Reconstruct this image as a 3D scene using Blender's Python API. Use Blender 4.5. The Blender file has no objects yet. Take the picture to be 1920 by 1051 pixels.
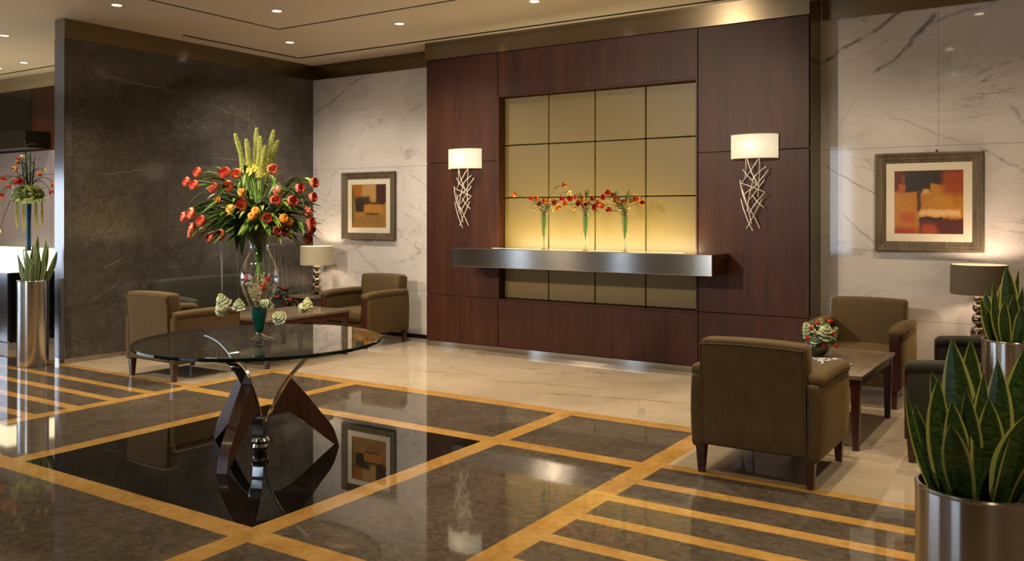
import bpy, bmesh, math, random
from mathutils import Vector, Matrix, noise as mnoise
R_ = math.radians
PI = math.pi
sc = bpy.context.scene
col = sc.collection

# ------------------------------------------------------------------ camera
cd = bpy.data.cameras.new('camera')
cam = bpy.data.objects.new('camera', cd)
col.objects.link(cam)
YAW = 0.579323
cam.location = (0, 0, 1.56)
cam.rotation_euler = (PI / 2, 0, YAW)
cd.sensor_width = 36
cd.lens = 1642.05 / 1920 * 36
cd.shift_y = -(525.5 - 401.4) / 1920
cd.clip_start = 0.05
sc.camera = cam

# ------------------------------------------------------------------ look, world
sc.view_settings.view_transform = 'Standard'
sc.view_settings.look = 'None'
sc.view_settings.gamma = 1
sc.view_settings.use_curve_mapping = False
sc.view_settings.exposure = 0.05
sc.cycles.use_denoising = True
sc.cycles.max_bounces = 8
sc.cycles.transparent_max_bounces = 24
sc.cycles.caustics_reflective = False
sc.cycles.caustics_refractive = False
w = bpy.data.worlds.new('world')
sc.world = w
w.use_nodes = True
w.node_tree.nodes['Background'].inputs[0].default_value = (0.55, 0.68, 1.0, 1)
w.node_tree.nodes['Background'].inputs[1].default_value = 0.6

CEIL = 3.6
WARM = (1.0, 0.76, 0.50)
COOL = (0.66, 0.78, 1.0)

def area(name, loc, target, sx, sy, power, color):
    ld = bpy.data.lights.new(name, 'AREA')
    ld.shape = 'RECTANGLE'
    ld.size, ld.size_y = sx, sy
    ld.energy = power
    ld.color = color
    o = bpy.data.objects.new(name, ld)
    col.objects.link(o)
    o.location = loc
    o.rotation_euler = (Vector(target) - Vector(loc)).to_track_quat('-Z', 'Y').to_euler()
    return o

def spot(name, loc, target, angle, blend, power, color=WARM, rad=0.04, parent=None):
    ld = bpy.data.lights.new(name, 'SPOT')
    ld.spot_size = R_(angle)
    ld.spot_blend = blend
    ld.energy = power
    ld.color = color
    ld.shadow_soft_size = rad
    o = bpy.data.objects.new(name, ld)
    col.objects.link(o)
    o.location = loc
    o.rotation_euler = (Vector(target) - Vector(loc)).to_track_quat('-Z', 'Y').to_euler()
    if parent:
        o.parent = parent
    return o

def point(name, loc, power, color=WARM, rad=0.04):
    ld = bpy.data.lights.new(name, 'POINT')
    ld.energy = power
    ld.color = color
    ld.shadow_soft_size = rad
    o = bpy.data.objects.new(name, ld)
    col.objects.link(o)
    o.location = loc
    return o

# daylight through the windows of the rear and the far left wall
area('daylight_rear', (-6.7, -6.35, 1.9), (-6.7, 0, 1.7), 3.6, 2.7, 120, COOL)
area('daylight_rear', (-10.62, -6.35, 1.9), (-10.62, 0, 1.7), 0.55, 2.7, 22, COOL)
area('daylight_rear', (-13.95, -6.35, 1.9), (-13.95, 0, 1.7), 0.7, 2.7, 30, COOL)
area('daylight_left', (-16.2, -0.5, 1.4), (-10, 0.5, 1.2), 6.8, 1.8, 300, COOL)
# unseen lamps overhead: a key read off the shelf's shadow, plus two added spots
spot('unseen_key_spot', (-5.3, 0.55, 3.42), (-4.3, 8.2, 1.35), 46, 0.5, 1000, (1.0, 0.82, 0.62), 0.07)
spot('added_accent_spot', (-3.6, 1.3, 3.42), (-4.56, 3.9, 1.35), 34, 0.6, 190, (1.0, 0.86, 0.68), 0.06)  # added to brighten the bouquet on the glass table
spot('unseen_key_spot', (-8.6, 0.9, 3.42), (-7.6, 6.2, 0.9), 56, 0.7, 700, (1.0, 0.82, 0.62), 0.08)  # added to light the left armchair from the front

# ------------------------------------------------------------------ node helpers
class NT:
    def __init__(s, name):
        s.m = bpy.data.materials.new(name)
        s.m.use_nodes = True
        s.t = s.m.node_tree
        s.t.nodes.clear()
        s.out = s.t.nodes.new('ShaderNodeOutputMaterial')
    def n(s, typ, ins=None, **props):
        nd = s.t.nodes.new(typ)
        for k, v in props.items():
            setattr(nd, k, v)
        for k, v in (ins or {}).items():
            s.set(nd.inputs[k], v)
        return nd
    def set(s, inp, v):
        if isinstance(v, bpy.types.NodeSocket):
            s.t.links.new(v, inp)
        elif isinstance(v, (tuple, list)) and len(v) == 3 and inp.type == 'RGBA':
            inp.default_value = (*v, 1)
        else:
            inp.default_value = v
    def math(s, op, a, b=0.0, c=0.0, clamp=False):
        nd = s.n('ShaderNodeMath', operation=op, use_clamp=clamp)
        s.set(nd.inputs[0], a); s.set(nd.inputs[1], b); s.set(nd.inputs[2], c)
        return nd.outputs[0]
    def mix(s, f, a, b, mode='MIX'):
        nd = s.n('ShaderNodeMix', data_type='RGBA', blend_type=mode)
        s.set(nd.inputs[0], f); s.set(nd.inputs[6], a); s.set(nd.inputs[7], b)
        return nd.outputs[2]
    def pos(s):
        return s.n('ShaderNodeNewGeometry').outputs['Position']
    def obj(s):
        return s.n('ShaderNodeTexCoord').outputs['Object']
    def map(s, vec, scale=(1, 1, 1), loc=(0, 0, 0), rot=(0, 0, 0)):
        return s.n('ShaderNodeMapping', {'Vector': vec, 'Scale': scale, 'Location': loc, 'Rotation': rot}).outputs[0]
    def noise(s, vec, scale, detail=4.0, rough=0.55, dist=0.0, out=0):
        return s.n('ShaderNodeTexNoise', {'Vector': vec, 'Scale': scale, 'Detail': detail, 'Roughness': rough, 'Distortion': dist}).outputs[out]
    def ramp(s, f, stops):
        nd = s.n('ShaderNodeValToRGB', {'Fac': f})
        e = nd.color_ramp.elements
        while len(e) < len(stops):
            e.new(0.5)
        for k, (p, c) in enumerate(stops):
            e[k].position = p
            e[k].color = (c, c, c, 1) if isinstance(c, (int, float)) else (*c, 1)
        return nd.outputs[0]
    def smooth(s, v, a, b):
        nd = s.n('ShaderNodeMapRange', {'Value': v, 'From Min': a, 'From Max': b}, interpolation_type='SMOOTHSTEP')
        return nd.outputs[0]
    def xyz(s, vec):
        return s.n('ShaderNodeSeparateXYZ', {0: vec}).outputs
    def bump(s, h, strength, dist=0.002):
        return s.n('ShaderNodeBump', {'Height': h, 'Strength': strength, 'Distance': dist}).outputs[0]
    def bsdf(s, color, rough=0.5, metal=0.0, **kw):
        nd = s.n('ShaderNodeBsdfPrincipled', {'Base Color': color, 'Roughness': rough, 'Metallic': metal})
        for k, v in kw.items():
            s.set(nd.inputs[k.replace('_', ' ')], v)
        s.t.links.new(nd.outputs[0], s.out.inputs[0])
        return nd
    def vein(s, u, v, p, q, wd, strength=1.0):
        # a straight mineral vein from p to q in the (u, v) plane; u and v already wander with noise
        dx, dy = q[0] - p[0], q[1] - p[1]
        L = math.hypot(dx, dy)
        nx, ny = -dy / L, dx / L
        d = s.math('ABSOLUTE', s.math('ADD', s.math('ADD', s.math('MULTIPLY', u, nx), s.math('MULTIPLY', v, ny)), -(nx * p[0] + ny * p[1])))
        t = s.math('ADD', s.math('ADD', s.math('MULTIPLY', u, dx / L / L), s.math('MULTIPLY', v, dy / L / L)), -(dx * p[0] + dy * p[1]) / L / L)
        a = s.smooth(d, wd, 0.0)
        b = s.math('MULTIPLY', s.smooth(t, -0.06, 0.1), s.smooth(t, 1.06, 0.9))
        return s.math('MULTIPLY', s.math('MULTIPLY', a, b), strength)

def simple(name, color, rough=0.5, metal=0.0, **kw):
    t = NT(name)
    t.bsdf(color, rough, metal, **kw)
    return t.m

def joints(t, u, us, v, vs, wd=0.006):
    # thin joint lines of a stone wall or floor
    tot = None
    for c, arr in ((u, us), (v, vs)):
        for k in arr:
            d = t.math('ABSOLUTE', t.math('SUBTRACT', c, k))
            g = t.math('LESS_THAN', d, wd / 2)
            tot = g if tot is None else t.math('MAXIMUM', tot, g)
    return tot

# ------------------------------------------------------------------ materials
M = {}

def white_marble(name, kind):
    t = NT(name)
    p = t.pos()
    x, y, z = t.xyz(p)[0], t.xyz(p)[1], t.xyz(p)[2]
    big = t.noise(p, 0.9, 3, 0.5)
    soft = t.noise(t.map(p, (1.0, 1.0, 1.6), (3, 1, 0), (0, R_(35), 0)), 1.7, 6, 0.62, 1.2)
    veinA = t.smooth(t.math('ABSOLUTE', t.math('SUBTRACT', t.noise(t.map(p, (0.7, 0.7, 1.5), (7, 2, 5), (0, R_(38), 0)), 1.1, 7, 0.6, 0.8), 0.5)), 0.014, 0.0)
    veinB = t.smooth(t.math('ABSOLUTE', t.math('SUBTRACT', t.noise(t.map(p, (1, 1, 2.0), (1, 4, 9), (0, R_(40), 0)), 2.6, 6, 0.65, 1.0), 0.52)), 0.02, 0.0)
    patch = t.smooth(t.noise(p, 1.3, 2), 0.44, 0.62)
    veins = t.math('MULTIPLY', t.math('ADD', t.math('MULTIPLY', veinA, 0.55), t.math('MULTIPLY', veinB, 0.3)), patch)
    wob = t.noise(p, 3.2, 4, 0.6)
    wx = t.math('ADD', x, t.math('MULTIPLY', t.math('SUBTRACT', wob, 0.5), 0.16))
    other = t.noise(t.map(p, (1, 1, 1), (9, 9, 9)), 3.0, 4, 0.6)
    if kind == 'floor':
        wz = t.math('ADD', y, t.math('MULTIPLY', t.math('SUBTRACT', other, 0.5), 0.22))
        lines = [((-4.9, 6.75), (-3.6, 7.0), 0.022, 0.7), ((-4.0, 6.55), (-2.4, 6.95), 0.03, 0.75), ((-5.9, 7.3), (-4.7, 6.9), 0.02, 0.6),
                 ((-6.3, 6.6), (-5.2, 6.9), 0.018, 0.55), ((-3.6, 6.35), (-3.0, 7.3), 0.014, 0.5), ((-5.6, 6.3), (-5.3, 7.6), 0.012, 0.4)]
        base = t.ramp(t.math('ADD', t.math('MULTIPLY', big, 0.6), t.math('MULTIPLY', soft, 0.4)), [(0.3, (0.38, 0.30, 0.20)), (0.55, (0.49, 0.41, 0.30)), (0.75, (0.55, 0.48, 0.38))])
        dark = (0.20, 0.15, 0.10)
    else:
        wz = t.math('ADD', z, t.math('MULTIPLY', t.math('SUBTRACT', other, 0.5), 0.14))
        lines = [((-2.20, 2.93), (-1.30, 3.48), 0.026, 1.0), ((-1.9, 2.95), (-1.5, 3.18), 0.010, 0.4), ((-1.62, 2.85), (-1.36, 3.05), 0.030, 0.9), ((-1.40, 3.02), (-1.12, 3.36), 0.042, 1.0),
                 ((-1.15, 3.28), (-0.62, 3.40), 0.03, 0.5), ((-2.1, 2.04), (-1.55, 1.70), 0.014, 0.75), ((-1.9, 1.55), (-1.62, 1.28), 0.016, 0.6), ((-0.75, 2.15), (-0.2, 1.75), 0.02, 0.6),
                 ((-1.5, 2.45), (-0.9, 2.2), 0.012, 0.4), ((-0.55, 2.5), (-0.15, 2.0), 0.03, 0.45), ((-0.85, 2.75), (-0.3, 2.95), 0.02, 0.45), ((-1.75, 2.7), (-2.0, 2.25), 0.01, 0.3),
                 ((-8.9, 2.92), (-8.0, 3.38), 0.026, 0.6), ((-7.95, 2.7), (-8.2, 2.4), 0.016, 0.3), ((-7.35, 2.15), (-6.6, 1.75), 0.020, 0.55), ((-7.3, 2.75), (-6.7, 3.1), 0.018, 0.4),
                 ((-8.45, 1.0), (-7.6, 1.32), 0.05, 0.45), ((-8.1, 1.1), (-7.7, 0.8), 0.03, 0.4), ((-7.2, 1.7), (-6.8, 1.5), 0.016, 0.35), ((-8.9, 1.8), (-8.4, 1.72), 0.02, 0.35)]
        base = t.ramp(t.math('ADD', t.math('MULTIPLY', big, 0.5), t.math('MULTIPLY', soft, 0.5)), [(0.3, (0.50, 0.47, 0.43)), (0.5, (0.64, 0.60, 0.56)), (0.7, (0.70, 0.66, 0.62))])
        dark = (0.17, 0.16, 0.15)
    acc = veins
    for a, b, wd, st in lines:
        acc = t.math('MAXIMUM', acc, t.vein(wx, wz, a, b, wd, st))
    acc = t.math('MULTIPLY', acc, t.smooth(t.noise(p, 9, 3), 0.25, 0.6))
    c = t.mix(acc, base, dark)
    if kind == 'floor':
        us = [-8.3, -7.5, -6.0, -5.1, -4.2, -3.3, -1.75, -0.96, -0.17, 0.62, 1.4]
        vs = [5.6, 6.9, 7.7]
        j = joints(t, x, us, y, vs, 0.004)
        c = t.mix(t.math('MULTIPLY', j, 0.35), c, (0.3, 0.25, 0.18))
        t.bsdf(c, 0.05, 0, IOR=1.5)
    else:
        j = t.math('MAXIMUM', joints(t, x, [], z, [0.6, 2.17], 0.007), t.math('MULTIPLY', joints(t, x, [-1.09, 0.5], z, [], 0.006), t.math('GREATER_THAN', z, 2.17)))
        c = t.mix(t.math('MULTIPLY', j, 0.55), c, (0.2, 0.18, 0.14))
        t.bsdf(c, 0.05, 0, IOR=1.7)
    return t.m
M['marble_wall'] = white_marble('white_veined_marble', 'wall')
M['marble_floor'] = white_marble('cream_marble_floor', 'floor')

def brown_stone(name, a, b, speck, scale, rough, wall=False, mixw=0.6):
    t = NT(name)
    p = t.pos()
    x, y, z = t.xyz(p)[0], t.xyz(p)[1], t.xyz(p)[2]
    n1 = t.noise(p, 1.4 * scale, 8, 0.68, 0.6)
    n2 = t.noise(p, 11 * scale, 5, 0.65, 0.5)
    c = t.mix(t.smooth(t.math('ADD', t.math('MULTIPLY', n1, mixw), t.math('MULTIPLY', n2, 1 - mixw)), 0.34, 0.66), a, b)
    flake = t.smooth(t.math('ABSOLUTE', t.math('SUBTRACT', t.noise(t.map(p, (1, 1, 1.4)), 5.5 * scale, 7, 0.7, 1.6), 0.5)), 0.012, 0.0)
    patch = t.smooth(t.noise(t.map(p, (1, 1, 1), (4, 4, 4)), 1.7, 3), 0.5, 0.68)
    c = t.mix(t.math('MULTIPLY', t.math('MULTIPLY', flake, patch), 0.6), c, speck)
    if wall:
        tile = t.n('ShaderNodeTexWhiteNoise', {'Vector': t.n('ShaderNodeCombineXYZ', {0: t.math('FLOOR', t.math('DIVIDE', t.math('SUBTRACT', y, 5.16), 1.15)), 1: t.math('ADD', t.math('GREATER_THAN', z, 2.16), t.math('GREATER_THAN', z, 0.595))}).outputs[0]}).outputs[0]
        c = t.mix(1.0, c, t.ramp(tile, [(0.0, 0.72), (1.0, 1.12)]), 'MULTIPLY')
        wy = t.math('ADD', y, t.math('MULTIPLY', t.math('SUBTRACT', t.noise(p, 7, 4), 0.5), 0.1))
        wz = t.math('ADD', z, t.math('MULTIPLY', t.math('SUBTRACT', t.noise(t.map(p, loc=(5, 5, 5)), 7, 4), 0.5), 0.08))
        acc = None
        for q, r, wd, st in (((5.45, 3.07), (6.3, 3.0), 0.010, 0.35), ((5.5, 1.99), (6.0, 2.06), 0.005, 0.45), ((6.9, 2.24), (7.9, 2.24), 0.005, 0.35), ((5.5, 0.98), (5.75, 1.08), 0.006, 0.45), ((5.35, 0.64), (5.7, 0.80), 0.006, 0.3), ((6.8, 2.9), (7.6, 2.75), 0.006, 0.2), ((7.2, 1.6), (7.9, 1.9), 0.006, 0.2)):
            g = t.vein(wy, wz, q, r, wd, st)
            acc = g if acc is None else t.math('MAXIMUM', acc, g)
        c = t.mix(acc, c, (0.42, 0.38, 0.33))
        j = joints(t, y, [6.31, 7.46], z, [0.595, 2.16], 0.006)
        c = t.mix(t.math('MULTIPLY', j, 0.7), c, (0.03, 0.026, 0.022))
    t.bsdf(c, rough, 0, IOR=1.5 if wall or rough < 0.04 else 1.43)
    return t.m
M['stone_wall'] = brown_stone('grey_brown_marble_wall', (0.055, 0.049, 0.043), (0.106, 0.095, 0.084), (0.42, 0.37, 0.31), 1.0, 0.12, True)
M['stone_floor'] = brown_stone('brown_marble_floor', (0.055, 0.044, 0.033), (0.118, 0.096, 0.074), (0.36, 0.30, 0.22), 2.0, 0.045, False, 0.4)
M['black_floor'] = brown_stone('black_marble_floor', (0.0035, 0.0035, 0.003), (0.008, 0.008, 0.007), (0.10, 0.10, 0.09), 1.3, 0.012)
M['table_stone'] = brown_stone('brown_table_stone', (0.10, 0.07, 0.045), (0.22, 0.17, 0.12), (0.4, 0.33, 0.25), 3.0, 0.12)

t = NT('ochre_marble_strip')
p = t.pos()
n = t.math('ADD', t.math('MULTIPLY', t.noise(p, 4, 6, 0.6, 0.8), 0.5), t.math('MULTIPLY', t.noise(p, 22, 5, 0.7), 0.5))
c = t.ramp(n, [(0.32, (0.30, 0.155, 0.035)), (0.5, (0.43, 0.245, 0.065)), (0.68, (0.54, 0.35, 0.125))])
t.bsdf(c, 0.045, 0, IOR=1.5)
M['ochre'] = t.m

def wood(name, a, b, rough, scale=1.0, coat=0.0, axis='z'):
    t = NT(name)
    p = t.obj()
    s = {'z': (1, 1, 0.05), 'x': (0.05, 1, 1), 'y': (1, 0.05, 1)}[axis]
    n1 = t.noise(t.map(p, s), 60 * scale, 4, 0.6, 0.2)
    n2 = t.noise(t.map(p, s, (2, 3, 4)), 9 * scale, 3, 0.5, 0.5)
    f = t.math('ADD', t.math('MULTIPLY', n1, 0.55), t.math('MULTIPLY', n2, 0.45))
    c = t.ramp(f, [(0.36, a), (0.62, b)])
    t.bsdf(c, rough, 0, Coat_Weight=coat, Coat_Roughness=0.12, IOR=1.5 if coat else 1.32)
    return t.m
M['mahogany'] = wood('dark_mahogany_veneer', (0.024, 0.0066, 0.0025), (0.060, 0.0175, 0.0066), 0.42, 1.0, 0.0)
M['leg_wood'] = wood('dark_cherry_wood', (0.035, 0.009, 0.005), (0.075, 0.021, 0.011), 0.3, 2.0, 0.2)
M['wing_wood'] = wood('walnut_table_base', (0.065, 0.022, 0.011), (0.135, 0.050, 0.026), 0.36, 1.5, 0.1)

def fabric(name, a, b, sheen, sc_tint):
    t = NT(name)
    p = t.obj()
    n1 = t.noise(t.map(p, (1, 1, 0.12)), 120, 3, 0.6)
    n2 = t.noise(p, 5, 3)
    f = t.math('ADD', t.math('MULTIPLY', n1, 0.65), t.math('MULTIPLY', n2, 0.35))
    c = t.ramp(f, [(0.3, a), (0.68, b)])
    bp = t.bump(t.noise(t.map(p, (1, 1, 0.3)), 260, 2), 0.25, 0.001)
    t.bsdf(c, 0.85, 0, Sheen_Weight=sheen, Sheen_Roughness=0.35, Sheen_Tint=(*sc_tint, 1), Normal=bp)
    return t.m
M['olive'] = fabric('olive_brown_velvet', (0.060, 0.036, 0.0095), (0.105, 0.066, 0.018), 0.22, (0.9, 0.58, 0.20))
M['green_fabric'] = fabric('dark_green_velvet', (0.016, 0.0155, 0.009), (0.031, 0.030, 0.017), 0.12, (0.4, 0.42, 0.28))

def brushed(name, color, rough, aniso, axis):
    t = NT(name)
    p = t.obj()
    s = (0.02, 1, 1) if axis == 'x' else ((1, 0.02, 1) if axis == 'y' else (1, 1, 0.02))
    n1 = t.noise(t.map(p, s), 300, 2)
    bp = t.bump(n1, 0.06, 0.0005)
    tan = t.n('ShaderNodeCombineXYZ', {0: 0.0, 1: 0.0, 2: 1.0}).outputs[0]
    t.bsdf(color, rough, 1.0, Anisotropic=aniso, Normal=bp, Tangent=tan)
    return t.m
M['steel'] = brushed('brushed_stainless_steel', (0.50, 0.465, 0.42), 0.15, 0.93, 'x')
M['fascia'] = brushed('brushed_bronze_steel', (0.22, 0.175, 0.11), 0.2, 0.88, 'x')
M['planter_steel'] = brushed('polished_planter_steel', (0.58, 0.55, 0.51), 0.22, 0.93, 'z')
M['chrome'] = simple('polished_chrome', (0.80, 0.79, 0.77), 0.06, 1.0)
M['end_cap'] = simple('polished_grey_end_cap', (0.20, 0.185, 0.185), 0.16, 0.75)
M['sconce_metal'] = simple('pale_nickel_rods', (0.72, 0.66, 0.57), 0.4, 0.3)
M['black'] = simple('black_lacquer', (0.006, 0.006, 0.006), 0.15)
M['dark_gap'] = simple('dark_recess', (0.012, 0.010, 0.008), 0.8)
M['soil'] = simple('dark_soil', (0.012, 0.009, 0.006), 0.95)
M['white_trim'] = simple('white_plinth', (0.75, 0.74, 0.72), 0.3)
M['plaster'] = simple('beige_plaster', (0.36, 0.30, 0.22), 0.7)
t = NT('painted_ceiling')
c = t.mix(t.noise(t.pos(), 0.8, 3), (0.66, 0.57, 0.44), (0.72, 0.63, 0.50))
t.bsdf(c, 0.6)
M['ceiling'] = t.m
t = NT('gold_silk_panel')
n = t.noise(t.map(t.obj(), (1, 1, 0.15)), 90, 3)
t.bsdf(t.mix(n, (0.120, 0.083, 0.017), (0.150, 0.106, 0.024)), 0.45, 0.0)
M['gold'] = t.m
M['mauve_panel'] = simple('pale_mauve_panel', (0.24, 0.205, 0.235), 0.3)

def thin_glass(name, tint, f0=0.045, power=4.0, top=0.85):
    t = NT(name)
    lw = t.n('ShaderNodeLayerWeight', {'Blend': 0.5}).outputs['Facing']
    f = t.math('ADD', t.math('MULTIPLY', t.math('POWER', lw, power), top), f0, clamp=True)
    tr = t.n('ShaderNodeBsdfTransparent', {'Color': tint}).outputs[0]
    gl = t.n('ShaderNodeBsdfGlossy', {'Color': (1, 1, 1), 'Roughness': 0.0}).outputs[0]
    mx = t.n('ShaderNodeMixShader', {0: f, 1: tr, 2: gl})
    t.t.links.new(mx.outputs[0], t.out.inputs[0])
    return t.m
M['glass'] = thin_glass('clear_vase_glass', (0.96, 0.98, 0.96), 0.09, 3.0)
M['glass_top'] = thin_glass('table_glass_face', (0.50, 0.56, 0.52), 0.06, 4.2, 1.0)
M['glass_under'] = thin_glass('table_glass_underside', (0.95, 0.97, 0.96), 0.02, 5.0, 0.1)
M['glass_edge'] = simple('green_glass_edge', (0.006, 0.018, 0.014), 0.04)
M['glass_bright'] = thin_glass('bright_glass_rim', (0.95, 0.97, 0.96), 0.38, 2.0)  # stronger reflection put into the glass, stands in for light from below
M['glass_flute'] = thin_glass('flute_glass', (0.93, 0.97, 0.92), 0.14, 2.5)
M['teal'] = thin_glass('teal_vase_glass', (0.02, 0.26, 0.20), 0.06)
M['teal_solid'] = simple('teal_glass_body', (0.004, 0.10, 0.075), 0.08)
M['blue_glass'] = simple('deep_blue_glass', (0.005, 0.03, 0.07), 0.05)

def emis(name, color, strength, base=(0.7, 0.66, 0.55)):
    t = NT(name)
    t.bsdf(base, 0.7, 0, Emission_Color=(*color, 1), Emission_Strength=strength)
    return t.m
M['lens'] = emis('downlight_lens', (1.0, 0.86, 0.62), 9.0)
t = NT('lit_sconce_shade')
df = t.n('ShaderNodeBsdfDiffuse', {'Color': (0.80, 0.76, 0.62)}).outputs[0]
tl_ = t.n('ShaderNodeBsdfTranslucent', {'Color': (0.85, 0.80, 0.62)}).outputs[0]
mx = t.n('ShaderNodeMixShader', {0: 0.5, 1: df, 2: tl_})
em = t.n('ShaderNodeEmission', {'Color': (1.0, 0.96, 0.80), 'Strength': 0.30}).outputs[0]
ad = t.n('ShaderNodeAddShader', {0: mx.outputs[0], 1: em})
t.t.links.new(ad.outputs[0], t.out.inputs[0])
M['shade_lit'] = t.m
M['shade_cream'] = emis('cream_lamp_shade', (1.0, 0.80, 0.45), 0.06, (0.50, 0.42, 0.28))
t = NT('brown_lamp_shade')
w1 = t.noise(t.map(t.obj(), (1, 1, 8)), 60, 2)
t.bsdf(t.mix(w1, (0.15, 0.115, 0.075), (0.19, 0.15, 0.10)), 0.8)
M['shade_brown'] = t.m
M['glow_top'] = emis('glowing_onyx_counter', (1.0, 0.84, 0.52), 3.2)
M['led'] = emis('shelf_light_strip', (1.0, 0.85, 0.55), 2.0)
M['mercury'] = simple('mercury_glass', (0.46, 0.40, 0.35), 0.07, 1.0)
M['mat_board'] = simple('cream_mount_board', (0.62, 0.56, 0.42), 0.8)
M['frame_wood'] = wood('grey_bronze_frame', (0.060, 0.045, 0.027), (0.15, 0.115, 0.074), 0.38, 1.4, 0.0)
M['thread'] = simple('clear_thread', (0.45, 0.45, 0.40), 0.3)

# plants
def leaf_mat(name, dark, light, edge=None):
    t = NT(name)
    uv = t.n('ShaderNodeTexCoord').outputs['UV']
    u, v = t.xyz(uv)[0], t.xyz(uv)[1]
    n = t.noise(t.map(uv, (1.2, 14, 1)), 3.0, 4, 0.6, 0.8)
    c = t.mix(t.smooth(n, 0.4, 0.62), dark, light)
    if edge:
        e = t.math('ABSOLUTE', t.math('SUBTRACT', u, 0.5))
        c = t.mix(t.smooth(e, 0.36, 0.41), c, edge)
    t.bsdf(c, 0.38, 0, Subsurface_Weight=0.0)
    return t.m
M['snake_leaf'] = leaf_mat('snake_plant_leaf', (0.018, 0.045, 0.008), (0.065, 0.120, 0.022), (0.50, 0.50, 0.12))
M['snake_leaf_pale'] = leaf_mat('pale_snake_plant_leaf', (0.045, 0.085, 0.025), (0.12, 0.17, 0.055), (0.30, 0.32, 0.12))
M['leaf'] = leaf_mat('bouquet_leaf', (0.04, 0.12, 0.018), (0.17, 0.30, 0.05))
M['leaf_lime'] = leaf_mat('lime_bouquet_leaf', (0.16, 0.26, 0.03), (0.34, 0.42, 0.08))
M['leaf_dark'] = leaf_mat('dark_bouquet_leaf', (0.008, 0.030, 0.008), (0.03, 0.075, 0.015))
M['stem'] = simple('green_stem', (0.20, 0.38, 0.05), 0.5)
M['stem_dark'] = simple('dark_green_stem', (0.03, 0.07, 0.015), 0.5)
def petal(name, a, b):
    t = NT(name)
    n = t.noise(t.obj(), 60, 3)
    t.bsdf(t.mix(t.smooth(n, 0.35, 0.65), a, b), 0.5)
    return t.m
M['coral'] = petal('coral_petals', (0.60, 0.07, 0.035), (0.88, 0.28, 0.18))
M['coral_pale'] = petal('pale_coral_petals', (0.70, 0.13, 0.07), (0.95, 0.42, 0.26))
M['orange'] = petal('orange_petals', (0.70, 0.20, 0.01), (0.88, 0.42, 0.03))
M['yellow'] = petal('yellow_petals', (0.75, 0.50, 0.02), (0.9, 0.68, 0.12))
M['red'] = petal('red_petals', (0.42, 0.012, 0.008), (0.70, 0.06, 0.025))
M['cream'] = petal('cream_green_petals', (0.88, 0.93, 0.42), (0.98, 0.99, 0.78))
M['hydrangea'] = petal('pale_green_hydrangea', (0.30, 0.38, 0.16), (0.70, 0.78, 0.55))
M['foxtail'] = petal('lime_foxtail', (0.40, 0.44, 0.07), (0.66, 0.68, 0.22))
M['twig'] = petal('pale_twigs', (0.55, 0.40, 0.20), (0.80, 0.70, 0.45))
M['moss'] = petal('mossy_ball', (0.06, 0.10, 0.015), (0.24, 0.30, 0.06))
M['pod'] = petal('hanging_pods', (0.22, 0.20, 0.03), (0.45, 0.42, 0.10))

# ------------------------------------------------------------------ mesh helpers
def link(name, bm, mats, parent=None, smooth=True, angle=35):
    me = bpy.data.meshes.new(name)
    bm.normal_update()
    bm.to_mesh(me)
    bm.free()
    if not isinstance(mats, (list, tuple)):
        mats = [mats]
    for m in mats:
        me.materials.append(m)
    if smooth:
        for pl in me.polygons:
            pl.use_smooth = True
        try:
            me.set_sharp_from_angle(angle=R_(angle))
        except Exception:
            pass
    o = bpy.data.objects.new(name, me)
    col.objects.link(o)
    if parent:
        o.parent = parent
    return o

def box(bm, x0, x1, y0, y1, z0, z1, bev=0.0, seg=2, fn=None, mi=0):
    r = bmesh.ops.create_cube(bm, size=1)
    vs = r['verts']
    for v in vs:
        v.co = Vector(((x0 + x1) / 2 + v.co.x * (x1 - x0), (y0 + y1) / 2 + v.co.y * (y1 - y0), (z0 + z1) / 2 + v.co.z * (z1 - z0)))
    es = list({e for v in vs for e in v.link_edges})
    fs = list({f for v in vs for f in v.link_faces})
    for f in fs:
        f.material_index = mi
    if bev > 0:
        g = bmesh.ops.bevel(bm, geom=es, offset=bev, segments=seg, profile=0.5, affect='EDGES', clamp_overlap=True)
        vs = list({v for f in g['faces'] for v in f.verts} | {v for v in vs if v.is_valid})
    if fn:
        for v in vs:
            v.co = Vector(fn(v.co))
    return vs

def bx(*a, **k):
    bm = bmesh.new()
    box(bm, *a, **k)
    return bm

def grid_box(x0, x1, y0, y1, z0, z1, n=(6, 6, 6), fn=None, bev=0.03):
    # a soft block with enough vertices to be bent by fn
    bm = bmesh.new()
    box(bm, x0, x1, y0, y1, z0, z1, bev, 3)
    for ax in range(3):
        lo = (x0, y0, z0)[ax]; hi = (x1, y1, z1)[ax]
        for k in range(1, n[ax]):
            c = Vector((0, 0, 0)); c[ax] = lo + (hi - lo) * k / n[ax]
            nn = Vector((0, 0, 0)); nn[ax] = 1
            bmesh.ops.bisect_plane(bm, geom=bm.verts[:] + bm.edges[:] + bm.faces[:], plane_co=c, plane_no=nn)
    if fn:
        for v in bm.verts:
            v.co = Vector(fn(v.co))
    return bm

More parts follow.
